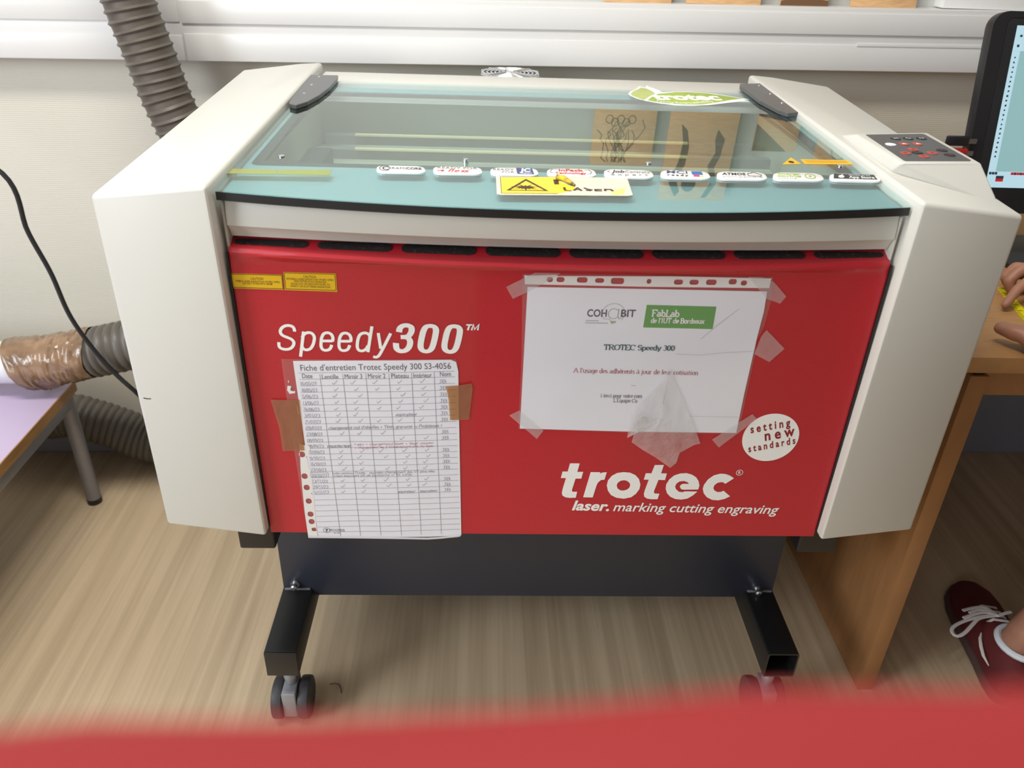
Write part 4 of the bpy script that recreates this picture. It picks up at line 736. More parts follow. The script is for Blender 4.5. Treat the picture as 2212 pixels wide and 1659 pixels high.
MB().flat([[(0.107,0.8669),(0.195,0.8662),(0.1951,0.8349),(0.106,0.8355)]], PF, .0012, .0013).build('printed_logo', 'logogreen', NP)
fl = MB(); T = [(0.1151,0.8514),(0.1499,0.8513),(0.1148,0.8424),(0.183,0.8425)]
pen(fl, 'FabLab', PF, T[0], T[1], .0087, .0017, .0014, .0014, serif=.10); pen(fl, "de l'IUT de Bordeaux", PF, T[2], T[3], .0066, .0012, .0010, .0014, serif=.08)
fl.build('printed_lettering', 'white', NP)
f1 = MB(); T = [(0.0585,0.8028),(0.1504,0.8032)]; pen(f1, 'TROTEC Speedy 300', PF, T[0], T[1], .0073, .0018, .0008, .0013, serif=.12); f1.build('printed_lettering', 'teal_ink', NP)
f1 = MB(); T = [(0.0222,0.7685),(0.1863,0.7676)]; pen(f1, "A l'usage des adhérents à jour de leur cotisation", PF, T[0], T[1], .0069, .0010, .0005, .0013, serif=.09); f1.build('printed_lettering', 'red_ink', NP)
f1 = MB(); T = [(0.0607,0.7314),(0.1161,0.7315),(0.0783,0.7242),(0.1105,0.7239),(0.0993,0.748),(0.1055,0.7478)]; pen(f1, 'Merci pour votre com', PF, T[0], T[1], .0058, .0009, .0004, .0013, serif=.09); pen(f1, "L'Equipe Co", PF, T[2], T[3], .0058, .0009, .0004, .0013, serif=.09); pen(f1, '---', PF, T[4], T[5], .007, .0006, .0006, .0013)
f1.build('printed_lettering', 'grey_ink', NP)

MS = thing('maintenance_sheet', (-.23, -.002, .63), 'white portrait maintenance log filled in by hand, brown-taped to the red panel', 'log sheet')
PC = [(-0.3402,0.7789),(-0.1328,0.7841),(-0.1246,0.4906),(-0.3338,0.4854)]
MP = MB().flat([PC[:1] + [(-0.2799,0.7805),(-0.2101,0.782),(-0.1377,0.7843),(-0.1312,0.7812),(-0.1284,0.7679),(-0.1267,0.6357)] + PC[2:3] + [(-0.1691,0.488),(-0.249,0.4859)] + PC[3:] + [(-0.3367,0.6082)]], PF, .0007, .0011).build('paper_sheet', 'paper', MS)
SH = [rrect(a - .0042, b - .0048, a + .0042, b + .0048, .004, 5) for (a, b) in [(-0.343,0.6333),(-0.3431,0.5963),(-0.342,0.5766),(-0.3415,0.5524),(-0.3411,0.5287),(-0.3408,0.515)]]
RAG = [(-0.345,0.6507),(-0.3314,0.6464),(-0.3312,0.6329),(-0.3385,0.6291),(-0.3363,0.6261),(-0.3361,0.6144),(-0.3334,0.6036),(-0.3334,0.5703),(-0.3368,0.5664),(-0.3337,0.559),(-0.3346,0.5211),(-0.3348,0.5042),(-0.3342,0.4864),(-0.3484,0.4849),(-0.3492,0.531),(-0.3484,0.5734),(-0.3475,0.6081)]
RG2 = [(-0.3423,0.5021),(-0.3401,0.5035),(-0.3369,0.5042),(-0.3355,0.5015),(-0.3354,0.4974),(-0.3391,0.4967),(-0.3419,0.498)]
MB().flat([RAG] + SH + [RG2], PF, .0012, .0014).build('punched_strip', 'white', MS)
tw = MB()
for l in ([(-0.3511,0.7423),(-0.3464,0.7418),(-0.3483,0.7354),(-0.3438,0.7336),(-0.3424,0.7355),(-0.3423,0.7314),(-0.3496,0.7299),(-0.3523,0.7354)], [(-0.3423,0.7132),(-0.3408,0.709),(-0.3403,0.6976),(-0.3422,0.7004)], [(-0.3499,0.7491),(-0.3483,0.7505),(-0.3493,0.7461)]): tw.flat([l], PF, .0012, .0014)
tw.build('punched_strip', 'white', MS)
lab(MB().flat([[(-0.3549,0.7821),(-0.2566,0.7827),(-0.1317,0.786),(-0.1289,0.7786),(-0.1238,0.4909),(-0.1318,0.4863),(-0.1959,0.4843),(-0.3485,0.4835),(-0.353,0.6446)]], PF, .0016, .0016).build('plastic_sleeve', 'plasticfilm', MS, smooth=False), 'clear plastic sleeve')
MB().tube([(-0.3476,-0.003,0.4871),(-0.2751,-0.003,0.4868),(-0.2221,-0.003,0.4863),(-0.1743,-0.003,0.4857),(-0.1557,-0.003,0.4873),(-0.1258,-0.003,0.4917)], .0014, 6).build('sleeve_edge', mat('curled_plastic_edge', (.45, .42, .42), .2), MS)
for l in ([(-0.3752,0.7211),(-0.3463,0.721),(-0.3379,0.7217),(-0.3386,0.6832),(-0.3391,0.6403),(-0.3547,0.6398),(-0.3683,0.639),(-0.369,0.677)], [(-0.1444,0.7457),(-0.1261,0.7472),(-0.1106,0.7502),(-0.1096,0.7422),(-0.114,0.6939),(-0.1396,0.6926),(-0.1413,0.7235)]):
    lab(MB().flat([l], PF, .0022, .0022).build('tape_strip', 'browntape', MS, smooth=False), 'strip of brown parcel tape')
gr = MB()
TL0, TR0, = [(-0.3355,0.7616),(-0.1331,0.7678)]; A0, B0 = [(-0.3348,0.7521),(-0.1327,0.7596)]; A1, B1 = [(-0.333,0.495),(-0.1259,0.503)]
def row(k): return lerp2(A0, A1, k / 26), lerp2(B0, B1, k / 26)
def sag(a, b): m_ = lerp2(a, b, .55); return [a, lerp2(a, b, .28), (m_[0], m_[1] - .0012), b]
rule = lambda a, b: gr.ribbon(sag(a, b), PF, .0004, .00055, .0013, .0013, smooth=4)
rule(TL0, TR0)
for k in range(27): rule(*row(k))
HB0, HB1 = lerp2(TL0, TR0, 0), lerp2(TL0, TR0, 1)
cols = [(487, 600), (613, 716), (740, 828), (868, 942), (992, 1046), (1117, 1157)]
CT = [(-0.3078,0.7604),(-0.2783,0.7612),(-0.2485,0.7617),(-0.2185,0.7625),(-0.1892,0.7641),(-0.1598,0.766)]; CBm = [(-0.3013,0.4888),(-0.2722,0.4894),(-0.2424,0.4904),(-0.2124,0.4907),(-0.1834,0.4921),(-0.1539,0.4941)]
for a, b in zip(CT, CBm): gr.ribbon([a, b], PF, .00055, .0004, .0013, .0013)
gr.build('printed_table', 'gridink', MP)
ti = MB(); T = [(-0.3317,0.7649),(-0.1378,0.7712)]; ti.text("Fiche d'entretien Trotec Speedy 300 S3-4056", PF, T[0], T[1], cap=.0088, c0=.0012, c1=.0013)
for w_, l in (('Date', [(-0.3307,0.7541),(-0.3175,0.7543)]), ('Lentille', [(-0.3052,0.7532),(-0.284,0.7538)]), ('Miroir 3', [(-0.2758,0.7542),(-0.2532,0.7549)]), ('Miroir 2', [(-0.2456,0.7553),(-0.223,0.7559)]), ('Plateau', [(-0.2154,0.7561),(-0.193,0.757)]), ('Intérieur', [(-0.1866,0.7571),(-0.1628,0.7583)]), ('Nom', [(-0.1521,0.7599),(-0.1379,0.7604)])):
    ti.text(w_, PF, l[0], l[1], cap=.0066, c0=.0012, c1=.0013)
T = [(-0.3167,0.4972),(-0.2946,0.4971),(-0.3105,0.4928),(-0.3007,0.4929),(-0.3205,0.4989)]; ti.text('PROGRESS', PF, T[0], T[1], cap=.0042, c0=.0012, c1=.0013); ti.text('101 696', PF, T[2], T[3], cap=.0022, c0=.0012, c1=.0013)
ti.ribbon(ell(T[4][0], T[4][1], .0048, .0046, 20), PF, .0006, .0006, .0013, .0013, closed=True); ti.text('P', PF, (T[4][0] - .0015, T[4][1] - .0028), (T[4][0] + .0022, T[4][1] - .0028), cap=.0052, c0=.0012, c1=.0013, bold=.03)
ti.build('printed_text', 'printink', MP)
# handwriting: date, which of the five columns are ticked, remark
rows = [('16/05/23', '11111', 1), ('30/05/23', '11111', 1), ('5/06/23', '11011', 1), ('13/06/23', '11111', 1), ('26/06/23', '11111', 1), ('3/07/23', '11000', 1), ('21/07/23', '11111', 1), ('(20/07/23', '00000', 0), ('23/08/23', '11100', 1), ('08/09/23', '00011', 1),
        ('08/09/23', '00000', 0), ('22/09/23', '11111', 1), ('9/10/23', '11111', 1), ('16/10/23', '11011', 1), ('23/10/23', '11111', 1), ('20/10/23', '00000', 0), ('13/11/23', '11111', 1), ('29/11/23', '11111', 1), ('5/12/23', '11000', 1)]
hw = MB()
def at(k, u):                                              # a point on rule k of the table, u along it
    a, b = row(k); q = lerp2(a, b, u); return (q[0], q[1] - .0012 * (1 - (2 * u - 1) ** 2) + .0012)
for k, (d, tick, jb) in enumerate(rows):
    pen(hw, d, PF, at(k + 1, .0), at(k + 1, .105), .0052, .0005, .0004, .0013, shear=.15, jitter=.08)
    for c in range(5):
        if tick[c] == '1':
            q = at(k + 1, .21 + .142 * c + random.uniform(-.02, .025)); s_ = random.uniform(.85, 1.15)
            hw.ribbon([(q[0] - .0022 * s_, q[1] + .0034), (q[0] - .0004, q[1] + .0012), (q[0] + .004 * s_, q[1] + .0064 * s_)], PF, .0006, .0005, .0013, .0013)
    if jb: pen(hw, 'JB', PF, at(k + 1, .895), at(k + 1, .945), .0048, .0006, .0005, .0013, shear=.1, jitter=.06)
pen(hw, 'aspirateur', PF, at(6, .60), at(6, .74), .0048, .0006, .0005, .0013, shear=.3, jitter=.06)
pen(hw, "changement nid d'abeilles + Tests gravures => Problèmes !", PF, at(8, .15), at(8, .90), .0050, .0006, .0005, .0013, shear=.25, jitter=.06)
pen(hw, 'INTERVENTION TROTEC :', PF, at(11, .13), at(11, .30), .0036, .0005, .0004, .0013, jitter=.1)
pen(hw, 'Intervention Trotec : nouveau changement des 1/2 alim elec', PF, (at(16, .14)[0], at(16, .14)[1] + .0042), (at(16, .84)[0], at(16, .84)[1] + .0042), .0038, .0005, .0004, .0013, shear=.2, jitter=.08)
pen(hw, 'Mais toujours pb de puissance => 95. M/2e', PF, at(16, .15), at(16, .68), .0036, .0005, .0004, .0013, shear=.2, jitter=.08)
for u0 in (.58, .73): pen(hw, 'aspirateur', PF, at(19, u0), at(19, u0 + .12), .0040, .0006, .0005, .0013, shear=.3, jitter=.06)
q0, q1 = at(16, -.005), at(16, .115); hw.ribbon(rrect(q0[0], q0[1] - .0002, q1[0], q0[1] + .0076, .001), PF, .0005, .0005, .0013, .0013, closed=True)
hw.build('handwriting', 'pencil', MP)
rd = MB(); pen(rd, 'l eau + chargement laser + laser moyen', PF, (at(11, .31)[0], at(11, .31)[1] + .003), (at(11, .84)[0], at(11, .84)[1] + .003), .0036, .0005, .0004, .0013, shear=.2, jitter=.1); pen(rd, '+ changement les 2 alimentations elec du laser', PF, (at(11, .31)[0], at(11, .31)[1] - .0022), (at(11, .84)[0], at(11, .84)[1] - .0022), .0036, .0005, .0004, .0013, shear=.2, jitter=.1)
rd.build('handwriting', 'redpen', MP)

# ------------------------------------------------------------------ hoses, cable and the low table on the left
def hose(name, path, r, m, label, pitch=.0185, rib=.0042, cat='hose', wide=.55):
    P = resample(path, pitch / 8); R = []
    for k in range(len(P)):
        ph = (k % 8) / 8; R.append(r + rib * (max(0, math.cos(2 * PI * ph)) ** 2 if wide < .6 else 1.3 * abs(math.sin(PI * ph))))
    return tag(MB().tube(P, R, 22).build(name, m, None, angle=3), label, cat)
hose('exhaust_hose', [(-.90, .78, 2.695), (-.88, .78, 2.2), (-.85, .775, 1.75), (-.81, .772, 1.35), [(-0.7717,0.77,1.1244)][0], [(-0.7596,0.77,1.0686)][0], [(-0.7471,0.77,1.0149)][0], [(-0.735,0.77,0.9592)][0], [(-0.7184,0.77,0.9043)][0], (-.67, .785, .74), (-.56, .79, .63), (-.43, .78, .60), (-.36, .77, .60)], .0465, 'hose', 'thick brown-grey ribbed hose coming down the wall behind the left casing')
tp = thing('taped_hose', (-1.0, .655, .34), 'grey ribbed hose wrapped in shiny brown tape, lying over the low table', 'hose')
HPATH = [[(-0.9483,0.655,0.4322)][0], [(-0.9346,0.655,0.4359)][0], [(-0.8616,0.655,0.4542)][0], (-.76, .668, .475), (-.66, .695, .495), (-.60, .71, .50)]
P = resample(HPATH, .0185 / 8); R = [.0495 + .0062 * abs(math.sin(PI * (k % 8) / 8)) for k in range(len(P))]
MB().tube(P, R, 22).build('ribbed_hose', 'hosegrey', tp, angle=3)
TPATH = resample([[(-1.1027,0.655,0.4042)][0], [(-1.0492,0.655,0.4121)][0], [(-0.9389,0.655,0.4347)][0]], .004); rings = []
for k, q in enumerate(TPATH):
    ring = []
    for i in range(40):
        a = 2 * PI * i / 40; d = Vector((k * .42 + .9 * math.sin(a + k * .11), .9 * math.cos(a), .9 * math.sin(a)))
        wr = 1 - abs(mnoise.noise(d)) * 2.2; w2 = mnoise.noise(d * 3.1)
        rr = .0545 + .0045 * wr + .0010 * w2 + .014 * max(0, 1 - abs(i - 29.5) / 3) * max(0, 1 - abs(k - 12) / 14)
        ring.append((q[0] - .024 * math.sin(a) * max(0, 1 - k / 12), q[1] + rr * math.cos(a), q[2] + rr * math.sin(a)))
    rings.append(ring)
lab(MB().loft(rings, caps=False).build('tape_wrap', 'tape', tp, angle=3), 'crumpled shiny brown tape')
pp = [(-1.0657,0.655,0.4095)][0]
tag(MB().tube([(pp[0] + .004, pp[1], pp[2] - .002), (pp[0] - .10, pp[1], pp[2] - .004), (pp[0] - .5, pp[1], pp[2] - .005)], .0465, 28).build('white_pipe', 'pipe', None), 'white plastic pipe joined to the taped hose, lying on the lavender table', 'pipe')
hose('floor_hose', [(-1.42, .845, .16), (-1.22, .845, .152), [(-1.203,0.84,0.1448)][0], [(-1.1434,0.84,0.1527)][0], [(-1.0889,0.84,0.1382)][0], [(-1.0247,0.84,0.1123)][0], (-.955, .838, .082), (-.86, .83, .064), (-.72, .81, .062), (-.55, .78, .062)], .0515, 'hosegrey', 'dark grey ribbed hose on the floor by the wall, under the low table', pitch=.0165, rib=.004, wide=.9)
tag(MB().tube(resample([(-1.45, .848, 1.06), (-1.40, .78, 1.075), (-1.28, .66, 1.03), (-1.17, .60, .93)] + [(-0.99,0.585,0.8473),(-0.9703,0.585,0.7323),(-0.9481,0.585,0.6474),(-0.9339,0.585,0.5574),(-0.9049,0.585,0.482),(-0.8706,0.585,0.4209),(-0.8348,0.585,0.3737)] + [(-.80, .62, .28), (-.68, .68, .235)], .015), .0046, 10).build('power_cable', 'cable', None), 'thin black cable hanging diagonally in front of the wall and the taped hose', 'cable')
TT = thing('low_table', (-1.6, .25, 0), 'low table with lavender top, oak edge and grey steel legs, left of the machine', 'table')
TX, TY, TZ = -1.027, .703, .334
lab(MB().box((-2.25, -.30, TZ - .004), (TX - .003, TY - .003, TZ)).build('table_top', 'lavender', TT, bevel=.001), 'lavender laminate table top')
m = MB(); m.box((TX - .003, -.303, TZ - .024), (TX, TY, TZ)).box((-2.253, TY - .003, TZ - .024), (TX - .003, TY, TZ)).box((-2.253, -.303, TZ - .024), (TX - .003, -.300, TZ)).box((-2.253, -.30, TZ - .024), (-2.25, TY - .003, TZ)).box((-2.25, -.30, TZ - .024), (TX - .003, TY - .003, TZ - .004))
m.build('wood_edging', 'woodedge', TT)
MB().box((-2.2, -.27, TZ - .060), (TX - .010, TY - .012, TZ - .024)).build('under_frame', 'steel', TT, bevel=.002)
for lx, ly in ((TX - .022, TY - .018), (TX - .022, -.27), (-2.2, TY - .018), (-2.2, -.27)):
    lg_ = MB().tube([(lx, ly, .012), (lx, ly, TZ - .024)], .0165, 20).build('table_leg', 'steel', TT)
    MB().lathe([(.0, 0), (.0172, 0), (.0172, .014), (.0, .014)], (lx, ly, 0), seg=20).build('leg_tip', 'blackplastic', lg_)

# ------------------------------------------------------------------ plaques on the trunking
def ttop(x): return TB(x) + .1245
def plaque(x0, x1, h, label, art):
    y = YW((x0 + x1) / 2) - .030; zb_ = ttop((x0 + x1) / 2) - .0006
    t = thing('wooden_plaque', ((x0 + x1) / 2, y, zb_), label, 'plaque', 'engraved wooden plaques on the trunking')
    tilt = .06
    F = lambda a, b, c: (x0 + a * (x1 - x0), y + b * h * math.sin(tilt) - c * math.cos(tilt), zb_ + b * h * math.cos(tilt) + c * math.sin(tilt))
    MB().flat([[(0, 0), (1, 0), (1, 1), (0, 1)]], F, -.006, 0).build('board', 'plywood', t, bevel=.0006)
    g = MB(); art(g, F); g.build('engraving', 'burnt', t, fix=False); return t
M['plywood'] = mat('warm_plywood', (.82, .50, .25), .6, noise=.18, nscale=40, stretch=(1, 1, 6)); M['burnt'] = mat('burnt_engraving', (.16, .082, .036), .8)
def twigs(g, F):
    for k in range(16):
        a = random.uniform(.25, .6); p = [(a, .95)]
        for i in range(6): p.append((p[-1][0] + random.uniform(-.09, .09), p[-1][1] - random.uniform(.06, .16)))
        g.ribbon(p, F, .012, .012, .0004, .0004)
    for k in range(5): g.ribbon(ell(.25 + .09 * k, .2 + .05 * (k % 2), .06, .07, 10), F, .012, .012, .0004, .0004, closed=True)
def face(g, F):
    g.flat([[(.18, .15), (.28, .22), (.34, .4), (.32, .6), (.22, .75), (.30, .9), (.24, .96), (.12, .8), (.22, .55), (.24, .35)]], F, .0001, .0004)
    g.flat([[(.72, .2), (.84, .3), (.82, .5), (.76, .62), (.84, .8), (.72, .96), (.64, .97), (.74, .8), (.66, .6), (.74, .45), (.70, .3)]], F, .0001, .0004)
    g.flat([ell(.42, .80, .11, .10, 16)], F, .0001, .0004)
def flower(g, F):
    for k in range(6): g.ribbon(ell(.5 + .16 * math.cos(k * PI / 3), .5 + .2 * math.sin(k * PI / 3), .15, .17, 14), F, .02, .02, .0004, .0004, closed=True)
def corner(g, F): g.flat([[(.0, .3), (.8, 1), (.0, 1)]], F, .0001, .0003); g.flat([[(0, 0), (1, 0), (1, .12), (.5, .2), (0, .1)]], F, .0001, .0003)
plaque(.143, .283, .132, 'wooden plaque with a twig drawing, standing leftmost on the trunking', twigs)
plaque(.314, .471, .215, 'tallest wooden plaque, with two dark curved shapes, on the trunking', face)
plaque(.514, .614, .090, 'narrowest wooden plaque, with a dark corner, on the trunking', corner)
plaque(.664, .804, .125, 'wooden plaque with ring flower, standing rightmost on the trunking', flower)
x0, x1 = .858, 1.12; y1 = YW(1.0) - .003; zb_ = ttop(.985)
wbx = thing('white_box', (.99, y1 - .02, zb_), 'flat white cardboard box on the trunking above the monitor', 'box')
MB().box((x0, y1 - .040, zb_), (x1, y1, zb_ + .065)).build('carton', 'white', wbx, bevel=.001); MB().box((x0 - .002, y1 - .042, zb_ + .045), (x1 + .002, y1 + .001, zb_ + .0665)).build('box_lid', 'badge', wbx, bevel=.001)

# ------------------------------------------------------------------ the desk with a computer on the right
DK = thing('desk', (1.2, .5, 0), 'beech desk with a solid side panel, right of the machine', 'desk')
MB().box((.60, .10, .721), (2.05, .925, .7475)).build('desk_top', 'desk', DK, bevel=.0015)
MB().box((.641, .125, 0), (.671, .90, .702)).build('side_panel', 'shaded_deskpanel', DK, bevel=.001)
MB().box((1.98, .125, 0), (2.01, .90, .702)).build('side_panel', 'shaded_deskpanel', DK, bevel=.001)
MB().box((.671, .155, .652), (1.98, .173, .721)).build('apron', 'shaded_deskpanel', DK, bevel=.001)
MB().box((.648, .13, .702), (.664, .89, .721)).build('spacer_rail', 'darkmetal', DK)
MO = thing('monitor', (1.03, .53, .75), 'black computer monitor showing a pale blue drawing program, on the desk', 'monitor')
TL = math.radians(12); MOo = (.803, .500, .8855)
def MF(a, b, c): return (MOo[0] + a, MOo[1] + b * math.sin(TL) - c * math.cos(TL), MOo[2] + b * math.cos(TL) + c * math.sin(TL))
SWd, SHt = .47, .268
ob = rrect(-.0425, -.045, SWd + .0425, SHt + .022, .026, 6)
bz = MB().flat([ob], MF, -.018, .004).build('screen_housing', 'blackplastic', MO, bevel=.003)
MB().flat([rrect(-.0425, -.045, SWd + .0425, SHt + .022, .026, 6), rrect(-.0185, -.022, SWd + .0185, SHt + .012, .01, 4)], MF, .004, .0052).build('front_bezel', 'blackplastic', MO)
scn = MB().flat([[(0, 0), (SWd, 0), (SWd, SHt), (0, SHt)]], MF, .0042, .0048).build('screen', 'screen', MO)
def sq(x0, y0, x1, y1): return [(x0, y0), (x1, y0), (x1, y1), (x0, y1)]
sl = MB()
for r_ in (sq(0, SHt - .040, SWd, SHt), sq(0, .028, .0135, SHt - .040), sq(0, 0, SWd, .028)): sl.flat([r_], MF, .0048, .0051)
sl.build('tool_bar', 'screenlight', scn)
MB().flat([sq(.062, .045, .38, .090)], MF, .0048, .0052).build('drawing_page', 'screenwhite', scn)
ick = MB()
for k in range(22): yb = SHt - .052 - k * .0078; ick.flat([[(.005, yb), (.0085, yb + random.uniform(-.0005, .001)), (.0085 - random.uniform(0, .002), yb + .0032), (.005 + random.uniform(0, .0015), yb + .003)]], MF, .0051, .0053)
for k in range(26):
    ick.flat([sq(.008 + k * .015, SHt - .018, .008 + k * .015 + random.uniform(.003, .006), SHt - .0145)], MF, .0051, .0053)
    ick.flat([sq(.006 + k * .017, SHt - .034, .006 + k * .017 + random.uniform(.003, .006), SHt - .030)], MF, .0051, .0053)
for k in range(3): ick.flat([sq(.002 + .0052 * k, .0225, .0065 + .0052 * k, .027)], MF, .0051, .0053)
ick.flat([sq(.016, .0155, .030, .0205)], MF, .0051, .0053)
ick.build('tool_icon', 'screenink', scn)
MB().flat([sq(.016, .0105, .030, .0155)], MF, .0051, .0053).build('colour_swatch', 'screenred', scn)
for k in range(14): MB().flat([sq(.042 + .0053 * k, .0225, .0470 + .0053 * k, .027)], MF, .0051, .0053).build('colour_swatch', ('screenred', 'plum')[k % 2], scn)
MB().box((.99, .520, .757), (1.09, .545, .90)).build('stand_neck', 'blackplastic', MO, bevel=.003)
MB().box((.868, .430, .7475), (1.22, .62, .7575)).build('stand_base', 'blackplastic', MO, bevel=.003)
for (z, dz, k) in ((.9, 0, 0),):
    for b in (.058, .041): MB().flat([ell(-.036, b, .0022, .0022, 10)], MF, .0041, .0060).build('front_button', 'rubber', MO)
dg = thing('memory_stick', (.738, .505, .965), 'black memory stick plugged into the left edge of the monitor', 'memory stick')
MB().box((.712, .499, .9565), (.752, .509, .9735)).build('stick_case', 'blackplastic', dg, bevel=.003); MB().box((.752, .5015, .961), (.766, .5065, .969)).build('plug', 'zinc', dg)
dr = thing('red_plug', (.74, .505, .945), 'red plug in the left edge of the monitor, under the black memory stick', 'plug')
MB().box((.724, .499, .936), (.754, .509, .9525)).build('plug_body', 'tubered', dr, bevel=.002); MB().box((.754, .5015, .940), (.766, .5065, .948)).build('plug', 'zinc', dr)
MSR = thing('yellow_ruler', (.76, .23, .75), 'yellow ruler lying on the desk under the hands', 'ruler')
ra = Vector([(0.8003,0.3399,0.7485)][0]); rb = Vector([(0.7772,0.2423,0.7485)][0]); dd = (rb - ra).normalized(); nn = Vector((-dd.y, dd.x, 0))
RF = lambda a, b, c: tuple(ra + dd * a + nn * b + Vector((0, 0, c)))
MB().flat([sq(-.02, -.008, .22, .008)], RF, -.0008, .0010).build('blade', 'measure', MSR)
rm = MB()
for k in range(30): rm.ribbon([(-.015 + k * .0078, -.008), (-.015 + k * .0078, -.003 + .006 * (k % 3 == 0))], RF, .0018, .0018, .0012, .0012)
rm.build('scale_marks', 'ink', MSR)
tag(MB().tube([(.80, .41, .7505), (.95, .40, .7505), (1.10, .39, .7505)], .003, 8).build('pencil', 'blackplastic', None), 'black pencil on the desk in front of the monitor', 'pencil')

# ------------------------------------------------------------------ the person sitting at the desk
def remeshed(mb, name, m, parent, vox, smooth=6):
    o = mb.build(name + '_raw', m); rm_ = o.modifiers.new('r', 'REMESH'); rm_.mode = 'VOXEL'; rm_.voxel_size = vox; rm_.use_smooth_shade = True
    s_ = o.modifiers.new('s', 'SMOOTH'); s_.factor = .5; s_.iterations = smooth
    bpy.context.view_layer.update()
    me = bpy.data.meshes.new_from_object(o.evaluated_get(bpy.context.evaluated_depsgraph_get())); me.name = name
    for p_ in me.polygons: p_.use_smooth = True
    bpy.data.objects.remove(o); n_ = bpy.data.objects.new(name, me); COL.objects.link(n_)
    if not me.materials: me.materials.append(M[m])
    attach(n_, parent); return n_
def limb(mb, pts, seg=14):
    P = [Vector(p[:3]) for p in pts]; Q = []; R = []
    for i in range(len(P) - 1):
        for k in range(6): t = k / 6; Q.append(P[i].lerp(P[i + 1], t)); R.append(pts[i][3] + (pts[i + 1][3] - pts[i][3]) * t)
    Q.append(P[-1]); R.append(pts[-1][3])
    d0 = (Q[1] - Q[0]).normalized(); d1 = (Q[-1] - Q[-2]).normalized()
    Q = [Q[0] - d0 * R[0] * .8, Q[0] - d0 * R[0] * .45] + Q + [Q[-1] + d1 * R[-1] * .5, Q[-1] + d1 * R[-1] * .85]; R = [R[0] * .45, R[0] * .85] + R + [R[-1] * .85, R[-1] * .45]
    return mb.tube(Q, R, seg)
PN = thing('person', (1.2, -.28, 0), 'person seated at the desk, hands on a yellow ruler, wearing a burgundy laced shoe', 'person')
b = MB()
limb(b, [(1.2, -.31, .52, .135), (1.2, -.31, .64, .125), (1.2, -.27, .80, .118), (1.2, -.24, .95, .130), (1.2, -.21, 1.06, .085)], 20)
for s_ in (-1, 1): limb(b, [(1.2, -.23, 1.05, .075), (1.2 + s_ * .17, -.22, 1.045, .062)])
limb(b, [(1.2, -.20, 1.06, .058), (1.2, -.18, 1.17, .052)])
limb(b, [(1.2, -.165, 1.20, .064), (1.2, -.15, 1.26, .078), (1.2, -.155, 1.31, .080), (1.2, -.16, 1.345, .066)], 20)
b.tube([(1.2, -.075, 1.275), (1.2, -.052, 1.245), (1.2, -.066, 1.240)], [.008, .012, .006], 10)                  # nose
limb(b, [(1.2, -.10, 1.19, .026), (1.2, -.088, 1.185, .022)])                                                    # chin
for s_ in (-1, 1):
    b.tube([(1.2 + s_ * .080, -.165, 1.275), (1.2 + s_ * .090, -.170, 1.255), (1.2 + s_ * .083, -.160, 1.230)], [.010, .015, .007], 10)
# legs
limb(b, [(1.11, -.28, .53, .088), (1.12, -.05, .535, .078), (1.12, .155, .505, .058)]); limb(b, [(1.12, .16, .49, .056), (1.085, .150, .36, .056), (1.00, .160, .20, .040), (.960, .163, .115, .034), (.955, .165, .070, .036)])
limb(b, [(1.29, -.28, .53, .088), (1.31, -.05, .535, .078), (1.33, .13, .505, .058)]); limb(b, [(1.33, .14, .49, .056), (1.335, .11, .34, .055), (1.34, .10, .16, .036), (1.34, .10, .070, .036)])
limb(b, [(.950, .15, .050, .030), (.958, .20, .044, .026), (.965, .25, .038, .020)]); limb(b, [(1.34, .08, .050, .030), (1.35, .13, .044, .026), (1.355, .18, .038, .020)])
# arms
EL, WL = (.985, -.10, .79), (.815, .075, .785)
limb(b, [(1.03, -.22, 1.04, .056), (1.0, -.16, .92, .045), EL + (.040,)]); limb(b, [EL + (.040,), (.90, -.01, .79, .040), WL + (.027,)])
ERt, WR = (1.32, .06, .80), (.925, .345, .790)
limb(b, [(1.37, -.22, 1.04, .056), (1.36, -.09, .92, .045), ERt + (.040,)]); limb(b, [ERt + (.040,), (1.12, .22, .80, .040), WR + (.027,)])
def fng(*pts): limb(b, pts, 12)
# left hand: thumb laid towards the ruler, fingers curled under
limb(b, [WL + (.027,), (.775, .110, .785, .028), (.750, .128, .783, .025)]); limb(b, [(.790, .085, .780, .024), (.755, .098, .778, .022)])
th = [(0.6722,0.1495,0.772),(0.6831,0.1437,0.772),(0.6884,0.1285,0.772)]
fng((.775, .130, .785, .015), th[2] + (.0125,), th[1] + (.0118,), (th[0][0] + .004, th[0][1], th[0][2], .0105))
fng((.745, .135, .785, .0105), (.712, .128, .785, .0100), (.695, .118, .772, .0095), (.704, .110, .758, .0085))
fng((.745, .115, .784, .0105), (.712, .104, .784, .0100), (.694, .095, .770, .0095), (.704, .090, .757, .0085))
fng((.750, .096, .780, .0100), (.718, .083, .778, .0095), (.702, .076, .766, .0090), (.712, .072, .756, .0080))
fng((.760, .080, .776, .0092), (.732, .066, .772, .0085), (.718, .060, .762, .0080), (.727, .058, .755, .0072))
